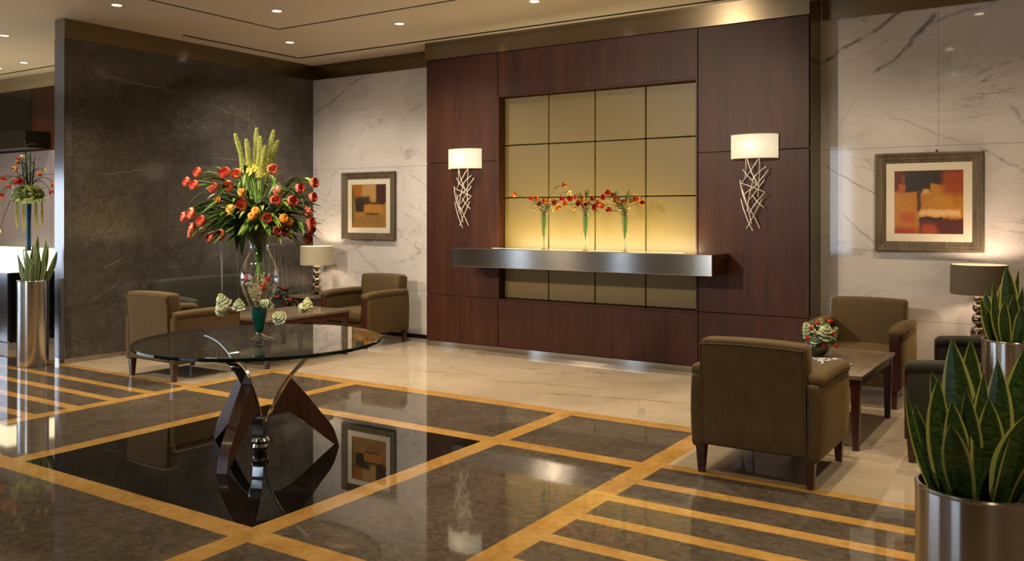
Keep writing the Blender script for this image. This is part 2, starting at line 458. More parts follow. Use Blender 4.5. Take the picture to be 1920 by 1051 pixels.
def tube(bm, pts, rad, seg=8, cap=True, mi=0):
    pts = [Vector(p) for p in pts]
    if not isinstance(rad, (list, tuple)):
        rad = [rad] * len(pts)
    rings = []
    up = Vector((0.13, 0.31, 0.94)).normalized()
    for i, p in enumerate(pts):
        d = (pts[min(i + 1, len(pts) - 1)] - pts[max(i - 1, 0)]).normalized()
        a = d.cross(up)
        if a.length < 1e-3:
            a = d.cross(Vector((1, 0, 0)))
        a.normalize()
        b = d.cross(a).normalized()
        rings.append([bm.verts.new(p + (a * math.cos(2 * PI * k / seg) + b * math.sin(2 * PI * k / seg)) * rad[i]) for k in range(seg)])
    for i in range(len(rings) - 1):
        for k in range(seg):
            f = bm.faces.new((rings[i][k], rings[i][(k + 1) % seg], rings[i + 1][(k + 1) % seg], rings[i + 1][k]))
            f.material_index = mi
    if cap:
        bm.faces.new(rings[0][::-1]).material_index = mi
        bm.faces.new(rings[-1]).material_index = mi

def lathe(bm, prof, seg=40, center=(0, 0), mi=0, sx=1.0, sy=1.0, closed=False):
    rings = []
    for r, z in prof:
        rings.append([bm.verts.new((center[0] + sx * r * math.cos(2 * PI * k / seg), center[1] + sy * r * math.sin(2 * PI * k / seg), z)) for k in range(seg)] if r > 1e-5 else [bm.verts.new((center[0], center[1], z))])
    for i in range(len(rings) - 1):
        A, B = rings[i], rings[i + 1]
        for k in range(seg):
            k2 = (k + 1) % seg
            if len(A) == 1 and len(B) == 1:
                continue
            if len(A) == 1:
                f = bm.faces.new((A[0], B[k2], B[k]))
            elif len(B) == 1:
                f = bm.faces.new((A[k], A[k2], B[0]))
            else:
                f = bm.faces.new((A[k], A[k2], B[k2], B[k]))
            f.material_index = mi

def bez(p0, p1, p2, n=8):
    p0, p1, p2 = Vector(p0), Vector(p1), Vector(p2)
    return [p0 * (1 - s) ** 2 + p1 * 2 * s * (1 - s) + p2 * s * s for s in [k / n for k in range(n + 1)]]

def spline(pts, n=6):
    pts = [Vector(p) for p in pts]
    out = []
    for i in range(len(pts) - 1):
        a = pts[max(i - 1, 0)]; b = pts[i]; c = pts[i + 1]; d = pts[min(i + 2, len(pts) - 1)]
        for k in range(n):
            s = k / n
            out.append(0.5 * ((2 * b) + (c - a) * s + (2 * a - 5 * b + 4 * c - d) * s * s + (3 * b - a - 3 * c + d) * s ** 3))
    out.append(pts[-1])
    return out

def thing(name, label, cat, loc=(0, 0, 0), rz=0.0, group=None):
    o = bpy.data.objects.new(name, None)
    o.empty_display_size = 0.1
    col.objects.link(o)
    o.location = loc
    o.rotation_euler = (0, 0, rz)
    o['label'] = label
    o['category'] = cat
    if group:
        o['group'] = group
    return o

def tag(o, label, cat, group=None, kind=None):
    o['label'] = label
    o['category'] = cat
    if group:
        o['group'] = group
    if kind:
        o['kind'] = kind
    return o

def struct(name, bm, mats, parent=None, smooth=False):
    o = link(name, bm, mats, parent, smooth)
    o['kind'] = 'structure'
    return o

def kids(o):
    return [c for c in list(o.children)]

def dup(root, loc, rz=None, label=None, group=None, scale=None):
    r = root.copy()
    col.objects.link(r)
    r.location = loc
    if rz is not None:
        r.rotation_euler = (0, 0, rz) if not isinstance(rz, (tuple, list)) else rz
    if label:
        r['label'] = label
    if group:
        r['group'] = group
    if scale:
        r.scale = scale
    for ch in kids(root):
        c = ch.copy()
        col.objects.link(c)
        c.parent = r
        for g in kids(ch):
            d = g.copy()
            col.objects.link(d)
            d.parent = c
    return r

# ================================================================== THE SETTING
XL, YB, YW, YN = -8.90, 8.60, 8.20, 8.34       # dark wall, marble wall, wood wall, niche back
XR, YF, XFL, YR = 2.6, -6.0, -15.5, 6.9        # right wall, rear wall, far left wall, reception wall

# floor: one slab of inlaid stone, cut along its strips
ST = [5.02, 4.63, 4.285, 3.935, 3.585, 3.235, 2.885]
def floor_kind(x, y):
    # 0 cream marble, 1 brown, 2 black, 3 ochre
    if y > 6.09:
        return 0
    if 5.94 < y <= 6.09 and -6.85 < x < -2.18:
        return 3
    if x <= -6.85 or x >= -2.18:
        if y > 5.11:
            return 0
        for s in ST:
            if s < y < s + 0.10:
                return 3
        if y < 2.9:
            k = (y + 30) % 0.3505
            return 3 if k < 0.10 else 1
        return 1
    if x < -6.71 or x > -2.335:
        return 3
    if 4.925 < y < 5.06 or 2.80 < y < 2.945:
        return 3
    if -5.745 < x < -5.605 or -3.475 < x < -3.335:
        return 3
    if -5.605 < x < -3.475 and 2.945 < y < 4.925:
        return 2
    if 0.6 < y < 0.74 or -1.5 < y < -1.36:
        return 3
    return 1
xs = sorted({XFL, XR, -6.85, -6.71, -5.745, -5.605, -3.475, -3.335, -2.335, -2.18})
ys = {YF, YB + 0.1, 6.09, 5.94, 5.11, 5.06, 4.925, 2.945, 2.80, 0.74, 0.6, -1.36, -1.5, 2.9}
for s in ST:
    ys |= {s, s + 0.10}
yk = 2.9
k = math.ceil((YF + 30) / 0.3505)
while k * 0.3505 - 30 < 2.9:
    ys |= {round(k * 0.3505 - 30, 5), round(k * 0.3505 - 29.9, 5)}
    k += 1
ys = sorted(v for v in ys)
bm = bmesh.new()
V = {}
def fv(x, y):
    if (x, y) not in V:
        V[(x, y)] = bm.verts.new((x, y, 0))
    return V[(x, y)]
for i in range(len(xs) - 1):
    for j in range(len(ys) - 1):
        a, b, c_, d = xs[i], xs[i + 1], ys[j], ys[j + 1]
        f = bm.faces.new((fv(a, c_), fv(b, c_), fv(b, d), fv(a, d)))
        f.material_index = floor_kind((a + b) / 2, (c_ + d) / 2)
struct('floor', bm, [M['marble_floor'], M['stone_floor'], M['black_floor'], M['ochre']])

struct('ceiling', bx(XFL, XR, YF, YB + 0.1, CEIL, CEIL + 0.1), M['ceiling'])
# narrow dark slots in the ceiling
bm = bmesh.new()
g = 0.011
box(bm, -7.45 - g, -7.45 + g, -3.0, 6.68, CEIL - 0.004, CEIL + 0.02)
box(bm, -7.45, 1.5, 6.68 - g, 6.68 + g, CEIL - 0.004, CEIL + 0.02)
struct('trim_1', bm, M['dark_gap'])
bm = bmesh.new()
g = 0.02
box(bm, -8.60 - g, -8.60 + g, 6.30, 8.06, CEIL - 0.005, CEIL + 0.02)
box(bm, -8.60, 1.5, 8.06 - g, 8.06 + g, CEIL - 0.005, CEIL + 0.02)
struct('trim_2', bm, M['dark_gap'])
bm = bmesh.new()
box(bm, XFL, XL - 0.2, 6.60, 6.63, CEIL - 0.005, CEIL + 0.02)
struct('trim_3', bm, M['dark_gap'])

# left wall: free-standing slab of dark marble with a metal band along its top
struct('wall_left', bx(XL - 0.17, XL, 5.09, YB + 0.1, 0.0, 3.40), M['stone_wall'])
struct('trim_4', bx(XL - 0.175, XL + 0.008, 5.082, YB, 3.40, CEIL), M['fascia'])
struct('baseboard_left', bx(XL - 0.176, XL + 0.006, 5.08, YB - 0.01, 0, 0.05), M['steel'])
struct('trim_9', bx(XL - 0.176, XL + 0.003, 5.078, 5.0895, 0.05, 3.40), M['end_cap'])
# white marble rear wall on both sides of the wood
struct('wall_back', bx(XL, XR, YB, YB + 0.15, 0.0, CEIL), M['marble_wall'])
struct('trim_5', bx(XL + 0.01, -6.60, YB - 0.012, YB - 0.001, 3.40, CEIL), M['fascia'])
struct('trim_6', bx(-2.09, XR, YB - 0.012, YB - 0.001, 3.40, CEIL), M['fascia'])
struct('baseboard_back', bx(XL, -6.60, YB - 0.012, YB - 0.001, 0.0, 0.05), M['black'])
struct('baseboard_right', bx(-2.09, XR, YB - 0.012, YB - 0.001, 0.0, 0.05), M['black'])

# wood wall: frame body with separate veneered panels and a niche of gold panels
WX0, WX1, NX0, NX1, NZ0, NZ1 = -6.587, -2.112, -5.54, -3.20, 0.605, 2.885
body = struct('wall_center', bx(WX0 + 0.005, NX0 - 0.012, YW + 0.02, YB - 0.002, 0.06, 3.39), M['dark_gap'])
bm = bmesh.new()
box(bm, NX1 + 0.012, WX1 - 0.006, YW + 0.02, YB - 0.002, 0.06, 3.39)
box(bm, NX0 - 0.012, NX1 + 0.012, YW + 0.02, YB - 0.002, 0.06, NZ0 - 0.012)
box(bm, NX0 - 0.012, NX1 + 0.012, YW + 0.02, YB - 0.002, NZ1 + 0.012, 3.39)
box(bm, NX0 - 0.012, NX1 + 0.012, YN + 0.02, YB - 0.002, NZ0 - 0.012, NZ1 + 0.012)
struct('wall_core', bm, M['dark_gap'], body)
g = 0.0035
def wpanel(x0, x1, z0, z1):
    struct('wood_panel', bx(x0 + g, x1 - g, YW, YW + 0.022, z0 + g, z1 - g, bev=0.002, seg=1), M['mahogany'], body)
for a, b in ((0.06, 0.605), (0.605, 2.165), (2.165, 3.39)):
    wpanel(WX0, NX0 - 0.018, a, b)
    wpanel(NX1 + 0.018, WX1, a, b)
wpanel(NX0 - 0.018, NX1 + 0.018, 0.06, NZ0 - 0.015)
wpanel(NX0 - 0.018, NX1 + 0.018, NZ1 + 0.015, 3.39)
bm = bmesh.new()                                  # lining of the niche
e = 0.016
box(bm, NX0 - e, NX0, YW - 0.008, YN, NZ0 - e, NZ1 + e)
box(bm, NX1, NX1 + e, YW - 0.008, YN, NZ0 - e, NZ1 + e)
box(bm, NX0, NX1, YW - 0.008, YN, NZ0 - e, NZ0)
box(bm, NX0, NX1, YW - 0.008, YN, NZ1, NZ1 + e)
struct('niche_frame', bm, M['mahogany'], body)
bm = bmesh.new()                                  # side return of the wood wall
box(bm, WX1 - 0.005, WX1 + 0.004, YW + 0.03, YB - 0.002, 0.0, CEIL)
struct('side_return', bm, M['fascia'], body)
struct('side_return', bx(WX0 - 0.004, WX0 + 0.004, YW + 0.03, YB - 0.002, 0.06, CEIL), M['mahogany'], body)
gx = [NX0, -4.955, -4.378, -3.789, NX1]
gz = [NZ0, 1.15, 1.748, 2.34, NZ1]
for i in range(4):
    for j in range(4):
        x0, x1 = gx[i] + 0.004, gx[i + 1] - 0.004
        z0, z1 = gz[j] + 0.005, gz[j + 1] - 0.005
        bm = bmesh.new()
        box(bm, x0, x1, YN - 0.03, YN + 0.018, z0, z1, bev=0.010, seg=3)
        struct('gold_panel', bm, M['gold'], body, smooth=False)
struct('trim_7', bx(WX0 - 0.01, WX1 + 0.006, YW - 0.018, YB - 0.001, 3.39, CEIL), M['fascia'])
struct('baseboard_center', bx(WX0, WX1, YW - 0.004, YW + 0.018, 0.0, 0.06), M['steel'])

# rear and side walls with their windows (behind the viewer, seen in reflections)
struct('wall_right', bx(XR, XR + 0.15, YF, YB, 0, CEIL), M['plaster'])
bm = bmesh.new()
RW = [(-14.3, -13.6), (-10.9, -10.35), (-8.5, -4.9)]
e0 = XFL
for a, b in RW:
    box(bm, e0, a, YF - 0.15, YF, 0, CEIL)
    box(bm, a, b, YF - 0.15, YF, 0, 0.5)
    box(bm, a, b, YF - 0.15, YF, 3.35, CEIL)
    e0 = b
box(bm, e0, XR, YF - 0.15, YF, 0, CEIL)
struct('wall_front', bm, M['plaster'])
bm = bmesh.new()
box(bm, XFL - 0.15, XFL, YF, -4.2, 0, CEIL)
box(bm, XFL - 0.15, XFL, 3.2, YR + 0.2, 0, CEIL)
box(bm, XFL - 0.15, XFL, -4.2, 3.2, 0, 0.45)
box(bm, XFL - 0.15, XFL, -4.2, 3.2, 2.35, CEIL)
struct('wall_far_left', bm, M['plaster'])
wi = 1
def window(name, x0, x1, y0, y1, z0, z1, n):
    alongx = (x1 - x0) > (y1 - y0)
    bm = bmesh.new()
    t_ = 0.05
    L0, L1 = (x0, x1) if alongx else (y0, y1)
    def seg(a, b, c0, c1):
        if alongx: box(bm, a, b, y0, y1, c0, c1)
        else: box(bm, x0, x1, a, b, c0, c1)
    seg(L0, L1, z0, z0 + t_); seg(L0, L1, z1 - t_, z1)
    for k in range(n + 1):
        c = L0 + (L1 - L0) * k / n
        seg(max(L0, c - t_ / 2), min(L1, c + t_ / 2), z0 + t_, z1 - t_)
    f = struct(name, bm, M['black'])
    if alongx:
        struct('pane', bx(x0, x1, (y0 + y1) / 2 - 0.004, (y0 + y1) / 2 + 0.004, z0 + t_, z1 - t_), M['glass'], f)
    else:
        struct('pane', bx((x0 + x1) / 2 - 0.004, (x0 + x1) / 2 + 0.004, y0, y1, z0 + t_, z1 - t_), M['glass'], f)
for k_, (a, b) in enumerate(RW):
    window('window_%d' % (k_ + 1), a, b, YF - 0.1, YF - 0.04, 0.5, 3.35, 1 if b - a < 1 else 3)
window('window_4', XFL - 0.1, XFL - 0.04, -4.2, 3.2, 0.45, 2.35, 4)

# reception wall to the far left: dark upper panels, pale mauve lower panels
rb = struct('wall_reception', bx(XFL, XL - 0.17, YR + 0.03, YR + 0.15, 0, 3.40), M['dark_gap'])
for a, b in ((XFL, -13.75), (-13.75, -13.05), (-13.05, -12.42), (-12.42, XL - 0.18)):
    for c_, d in ((0.0, 2.13), (2.135, 2.48)):
        struct('wall_panel', bx(a + 0.004, b - 0.004, YR, YR + 0.03, c_, d), M['mauve_panel'], rb)
struct('wall_panel', bx(-12.94, XL - 0.18, YR, YR + 0.03, 2.487, 3.40), M['mahogany'], rb)
struct('wall_panel', bx(XFL, -12.95, YR, YR + 0.03, 2.487, 3.40), M['black'], rb)
struct('trim_8', bx(XFL, XL - 0.18, YR - 0.012, YR + 0.15, 3.40, CEIL), M['steel'])
o = tag(link('bulkhead', bx(XFL + 0.02, -12.45, 6.55, YR - 0.002, 2.50, 2.74), M['black']), 'black box bulkhead over the reception desk against the wall', 'bulkhead')

# ================================================================== LIGHT FITTINGS
def downlight():
    t_ = thing('downlight', 'small round recessed ceiling downlight, lit', 'ceiling light', (0, 0, CEIL))
    bm = bmesh.new()
    lathe(bm, [(0.062, 0.0), (0.062, -0.006), (0.048, -0.006), (0.045, 0.002), (0.045, 0.0)], 24)
    link('trim_ring', bm, M['ceiling'], t_)
    bm = bmesh.new()
    lathe(bm, [(0.0, -0.003), (0.046, -0.003)], 24)
    link('lens', bm, M['lens'], t_)
    return t_
dl = None
vis = {(-7.897, 5.035): 'ceiling downlight nearest the free end of the dark marble wall', (-6.782, 6.059): 'ceiling downlight just inside the corner of the ceiling slot',
       (-7.894, 7.25): 'ceiling downlight nearest the corner where dark and white marble meet', (-6.139, 7.184): 'ceiling downlight in front of the left edge of the wood wall',
       (-4.412, 7.136): 'ceiling downlight cut by the top edge of the photo, above the gold niche', (-10.314, 5.188): 'ceiling downlight above the left end of the lobby near the reception',
       (-11.941, 6.264): 'ceiling downlight over the reception, just left of the dark wall end', (-12.70, 6.30): 'ceiling downlight over the reception bulkhead, leftmost of the low pair'}
hidden = [(-2.66, 7.14), (-0.9, 7.14), (0.8, 7.14), (-5.0, 5.9), (-3.2, 5.9), (-1.4, 5.2), (0.4, 4.4), (-7.9, 3.0), (-7.9, 1.0), (-5.4, 3.9), (-3.6, 3.6), (-1.6, 3.0), (-5.4, 0.6), (-2.6, 0.2), (-5.4, -2.4), (-2.4, -2.4), (0.6, 1.4), (0.6, -1.6)]
POW = {(-7.894, 7.25): 120, (-6.139, 7.184): 120, (-4.412, 7.136): 60, (-6.782, 6.059): 190, (-7.897, 5.035): 170, (-10.314, 5.188): 110, (-11.941, 6.264): 100, (-12.70, 6.30): 100,
       (-2.66, 7.14): 55, (-0.9, 7.14): 105, (-5.0, 5.9): 150, (-3.2, 5.9): 170, (-1.4, 5.2): 210, (0.4, 4.4): 200, (-5.4, 3.9): 170, (-3.6, 3.6): 120, (-1.6, 3.0): 160, (-7.9, 3.0): 150, (-5.4, 0.6): 120, (0.6, 1.4): 170}
for pt in list(vis) + hidden:
    if dl is None:
        dl = o = downlight()
        o.location = (*pt, CEIL)
    else:
        o = dup(dl, (*pt, CEIL))
    o['label'] = vis.get(pt, 'recessed ceiling downlight outside the picture, seen only in reflections')
    o['group'] = 'recessed ceiling downlights' if pt in vis else 'ceiling downlights behind the viewer'
    if pt in POW:
        spot('downlight_beam', (pt[0], pt[1], CEIL - 0.02), (pt[0], pt[1], 0), 138 if pt[1] > 7 else 100, 0.9, POW[pt] * (1.45 if pt[1] > 7 else 1.0), (1.0, 0.86, 0.68) if pt[0] < -5.5 and pt[1] > 7 else (1.0, 0.79, 0.53), 0.04)

# ================================================================== FLOATING SHELF
SX0, SX1, SY0, SZ0, SZ1 = -5.87, -2.875, 7.76, 0.985, 1.185
sh = thing('floating_shelf', 'long brushed steel box shelf floating across the gold niche', 'shelf', ((SX0 + SX1) / 2, YW, SZ0))
bm = bmesh.new()
def lo(o, bm):
    # world-space geometry into the local frame of thing o
    iv = (Matrix.Translation(o.location) @ Matrix.Rotation(o.rotation_euler[2], 4, 'Z')).inverted()
    bmesh.ops.transform(bm, matrix=iv, verts=bm.verts)
    return bm
box(bm, SX0, SX1, SY0, YW - 0.01, SZ0, SZ1, bev=0.004, seg=2)
link('shelf_box', lo(sh, bm), M['steel'], sh, False)
bm = bmesh.new()
box(bm, NX0 + 0.004, NX1 - 0.004, YW - 0.008, YN - 0.034, SZ1 - 0.03, SZ1 - 0.002)
link('light_trough', lo(sh, bm), M['steel'], sh, False)
bm = bmesh.new()
box(bm, NX0 + 0.05, NX1 - 0.05, YW - 0.215, YW - 0.185, SZ1 - 0.002, SZ1 + 0.001)
link('light_strip', lo(sh, bm), M['led'], sh, False)
l = area('shelf_uplight', (-4.37, YW - 0.20, SZ1 + 0.006), (-4.37, YW + 0.10, 2.5), 2.3, 0.03, 38, (1.0, 0.82, 0.47))
l.rotation_euler = (PI - 0.55, 0, 0)

# ================================================================== WALL SCONCES
RODS = [  # x0, z0, x1, z1 in metres from the shade's bottom centre
    (-0.075, 0.0, -0.085, -0.19, 0.012), (-0.05, 0.0, 0.05, -0.24, -0.02), (0.045, 0.0, -0.115, -0.22, 0.02), (0.055, 0.0, 0.035, -0.36, 0.018),
    (0.13, -0.08, 0.0, -0.20, -0.02), (0.14, -0.11, -0.02, -0.29, 0.015), (-0.10, -0.10, 0.06, -0.27, 0.0), (-0.13, -0.225, 0.11, -0.32, 0.01),
    (-0.12, -0.20, -0.045, -0.46, -0.015), (0.10, -0.20, -0.06, -0.40, 0.02), (0.02, -0.16, -0.05, -0.50, -0.012), (-0.11, -0.29, -0.02, -0.62, 0.015),
    (0.11, -0.33, -0.03, -0.52, -0.018), (0.08, -0.38, -0.07, -0.66, 0.012), (-0.115, -0.38, 0.0, -0.68, -0.008), (-0.06, -0.44, 0.055, -0.66, 0.02),
    (0.10, -0.46, -0.01, -0.34, 0.0), (0.06, -0.24, -0.09, -0.35, -0.012)]
def sconce():
    t_ = thing('wall_sconce', 'lit cream half-drum wall sconce over tangled metal rods, left of the gold niche', 'wall lamp', (0, 0, 0), 0, 'pair of wall sconces')
    bm = bmesh.new()                               # half-oval shade, open above and below; y runs away from the wall towards -y
    w_, d_, h_ = 0.222, 0.125, 0.225
    pts = [(-w_, 0.0)] + [(-w_ * math.cos(a), -0.02 - d_ * math.sin(a)) for a in [PI * k / 28 for k in range(0, 29)]] + [(w_, 0.0)]
    for off, flip in ((0.0, False),):
        prev = None
        for (x, y) in pts:
            k = 1 + off / w_
            a = bm.verts.new((x * k, y * k, 0)); b = bm.verts.new((x * k, y * k, h_))
            if prev:
                bm.faces.new((prev[0], a, b, prev[1]) if not flip else (prev[1], b, a, prev[0]))
            prev = (a, b)
    link('lamp_shade', bm, M['shade_lit'], t_)
    bm = bmesh.new()
    for z in (0.0, h_):
        tube(bm, [(x * 1.004, y * 1.004, z) for x, y in pts], 0.0022, 6)
    link('shade_rim', bm, M['mat_board'], t_)
    link('wall_plate', bx(-0.05, 0.05, -0.012, 0.0, 0.02, 0.16, bev=0.003), M['sconce_metal'], t_, False)
    for x0, z0, x1, z1, yb in RODS:
        bm = bmesh.new()
        y0 = -0.055 + yb
        b = 0.18 * (x1 - x0)
        tube(bm, bez((x0, y0, z0), ((x0 + x1) / 2 + 0.018 * (1 if yb > 0 else -1), y0 - 0.02 + b * 0.1, (z0 + z1) / 2), (x1, y0 + yb * 0.6, z1), 6), 0.0043, 6)
        link('rod', bm, M['sconce_metal'], t_)
    return t_
s1 = sconce()
s1.location = (-6.00, YW, 2.085)
s2 = dup(s1, (-2.615, YW, 2.085), 0, 'lit cream half-drum wall sconce over tangled metal rods, right of the gold niche')
for o in (s1, s2):
    point('sconce_bulb', (o.location.x, YW - 0.07, 2.20), 0.6, (1.0, 0.88, 0.62), 0.03)

# ================================================================== FRAMED PICTURES
def art(name, bg, blocks):
    t = NT(name)
    uv = t.n('ShaderNodeTexCoord').outputs['UV']
    w1 = t.noise(uv, 5, 5, 0.65)
    w2 = t.noise(t.map(uv, (1, 1, 1), (5, 3, 0)), 5, 5, 0.65)
    u = t.math('ADD', t.xyz(uv)[0], t.math('MULTIPLY', t.math('SUBTRACT', w1, 0.5), 0.10))
    v = t.math('ADD', t.xyz(uv)[1], t.math('MULTIPLY', t.math('SUBTRACT', w2, 0.5), 0.10))
    c = t.ramp(t.noise(uv, 3.0, 6, 0.65), bg)
    for (x0, x1, y0, y1, soft, cc) in blocks:
        m = t.math('MULTIPLY', t.math('MULTIPLY', t.smooth(u, x0 - soft, x0 + soft), t.smooth(u, x1 + soft, x1 - soft)),
                   t.math('MULTIPLY', t.smooth(v, y0 - soft, y0 + soft), t.smooth(v, y1 + soft, y1 - soft)))
        c = t.mix(m, c, cc)
    grain = t.ramp(t.noise(t.map(uv, (1, 1.6, 1)), 22, 4, 0.7), [(0.3, 0.72), (0.7, 1.15)])
    c = t.mix(0.8, c, grain, 'MULTIPLY')
    c = t.mix(1.0, c, (0.68, 0.52, 0.38), 'MULTIPLY')
    t.bsdf(c, 0.45)
    return t.m
art_right = art('abstract_painting_amber', [(0.3, (0.55, 0.22, 0.015)), (0.55, (0.62, 0.34, 0.03)), (0.75, (0.70, 0.42, 0.06))], [
    (0.0, 1.0, 0.92, 1.1, 0.05, (0.12, 0.02, 0.008)), (-0.1, 0.14, 0.68, 1.1, 0.05, (0.16, 0.025, 0.008)),
    (0.15, 0.74, 0.78, 1.0, 0.03, (0.045, 0.032, 0.018)), (0.15, 0.52, 0.66, 0.9, 0.02, (0.035, 0.026, 0.018)), (0.72, 1.1, 0.62, 1.0, 0.08, (0.42, 0.09, 0.008)),
    (0.06, 0.14, 0.68, 0.79, 0.02, (0.62, 0.15, 0.02)), (0.34, 0.39, 0.34, 0.68, 0.012, (0.09, 0.045, 0.015)), (0.41, 0.50, 0.62, 0.70, 0.02, (0.75, 0.58, 0.22)),
    (0.38, 0.95, 0.28, 0.38, 0.03, (0.90, 0.74, 0.36)), (0.36, 1.1, -0.1, 0.24, 0.025, (0.10, 0.028, 0.015)), (0.40, 0.62, -0.05, 0.14, 0.06, (0.45, 0.09, 0.02)),
    (0.36, 0.72, 0.225, 0.262, 0.012, (0.018, 0.012, 0.01)), (-0.1, 0.34, -0.1, 0.10, 0.06, (0.42, 0.06, 0.008)), (0.08, 0.32, 0.16, 0.34, 0.07, (0.55, 0.14, 0.012))])
art_left = art('abstract_painting_ochre', [(0.3, (0.40, 0.19, 0.02)), (0.55, (0.46, 0.30, 0.06)), (0.75, (0.55, 0.40, 0.14))], [
    (0.3, 0.7, 0.62, 1.1, 0.04, (0.62, 0.46, 0.20)), (0.0, 0.28, 0.7, 1.1, 0.08, (0.50, 0.20, 0.02)), (0.72, 1.1, 0.56, 1.1, 0.02, (0.07, 0.028, 0.022)),
    (0.08, 0.52, 0.56, 0.72, 0.05, (0.055, 0.05, 0.025)), (0.1, 0.36, 0.36, 0.60, 0.03, (0.04, 0.03, 0.022)), (0.36, 0.90, 0.34, 0.54, 0.03, (0.60, 0.32, 0.05)),
    (0.34, 0.96, 0.54, 0.58, 0.02, (0.05, 0.025, 0.015)), (0.4, 0.8, 0.29, 0.33, 0.02, (0.10, 0.06, 0.03)), (0.0, 0.9, 0.08, 0.26, 0.05, (0.36, 0.24, 0.07)), (-0.1, 0.06, 0.1, 0.9, 0.04, (0.16, 0.17, 0.04))])
def picture(name, cx, cz, W, H, artm, label):
    t_ = thing('framed_picture', label, 'picture', (cx, YB, cz))
    fw, dep = 0.092, 0.045
    bm = bmesh.new()
    prof = [(0.0, 0.0), (0.0, dep), (0.012, dep + 0.004), (0.030, dep - 0.004), (0.034, dep - 0.010), (0.060, dep - 0.014), (0.064, dep - 0.020), (0.086, dep - 0.024), (fw, dep - 0.030), (fw, 0.004)]
    loops = []
    for ins, d in prof:
        hw, hh = W / 2 - ins, H / 2 - ins
        loops.append([bm.verts.new((sx * hw, -d, sz * hh)) for sx, sz in ((-1, -1), (1, -1), (1, 1), (-1, 1))])
    for i in range(len(loops) - 1):
        for k in range(4):
            bm.faces.new((loops[i][k], loops[i][(k + 1) % 4], loops[i + 1][(k + 1) % 4], loops[i + 1][k]))
    link('frame', bm, M['frame_wood'], t_, False)
    a, b = W / 2 - fw, H / 2 - fw
    m1 = 0.070
    bm = bmesh.new()                               # mount with a window cut in it
    o4 = [bm.verts.new((sx * a, -0.014, sz * b)) for sx, sz in ((-1, -1), (1, -1), (1, 1), (-1, 1))]
    i4 = [bm.verts.new((sx * (a - m1), -0.014, sz * (b - m1))) for sx, sz in ((-1, -1), (1, -1), (1, 1), (-1, 1))]
    j4 = [bm.verts.new((sx * (a - m1), -0.009, sz * (b - m1))) for sx, sz in ((-1, -1), (1, -1), (1, 1), (-1, 1))]
    for k in range(4):
        bm.faces.new((o4[k], o4[(k + 1) % 4], i4[(k + 1) % 4], i4[k]))
        bm.faces.new((i4[k], i4[(k + 1) % 4], j4[(k + 1) % 4], j4[k]))
    link('mount', bm, M['mat_board'], t_, False)
    bm = bmesh.new()
    vs = [bm.verts.new((sx * (a - m1), -0.009, sz * (b - m1))) for sx, sz in ((-1, -1), (1, -1), (1, 1), (-1, 1))]
    f = bm.faces.new(vs)
    uvl = bm.loops.layers.uv.new('UVMap')
    for lp, q in zip(f.loops, ((0, 0), (1, 0), (1, 1), (0, 1))):
        lp[uvl].uv = q
    link('painting', bm, artm, t_, False)
    return t_
picture('p', -1.172, 1.668, 0.885, 0.89, art_right, 'square framed abstract painting in amber and black on the right marble wall')
picture('p', -7.865, 1.668, 0.925, 0.89, art_left, 'framed abstract painting in ochre and brown on the marble left of the wood wall')
h = thing('picture_hook', 'small metal security hook on the top edge of the right picture', 'hook', (-1.10, YB, 2.112))
link('clip', bx(-0.008, 0.008, -0.05, -0.001, 0.0, 0.022, bev=0.002), M['chrome'], h, False)

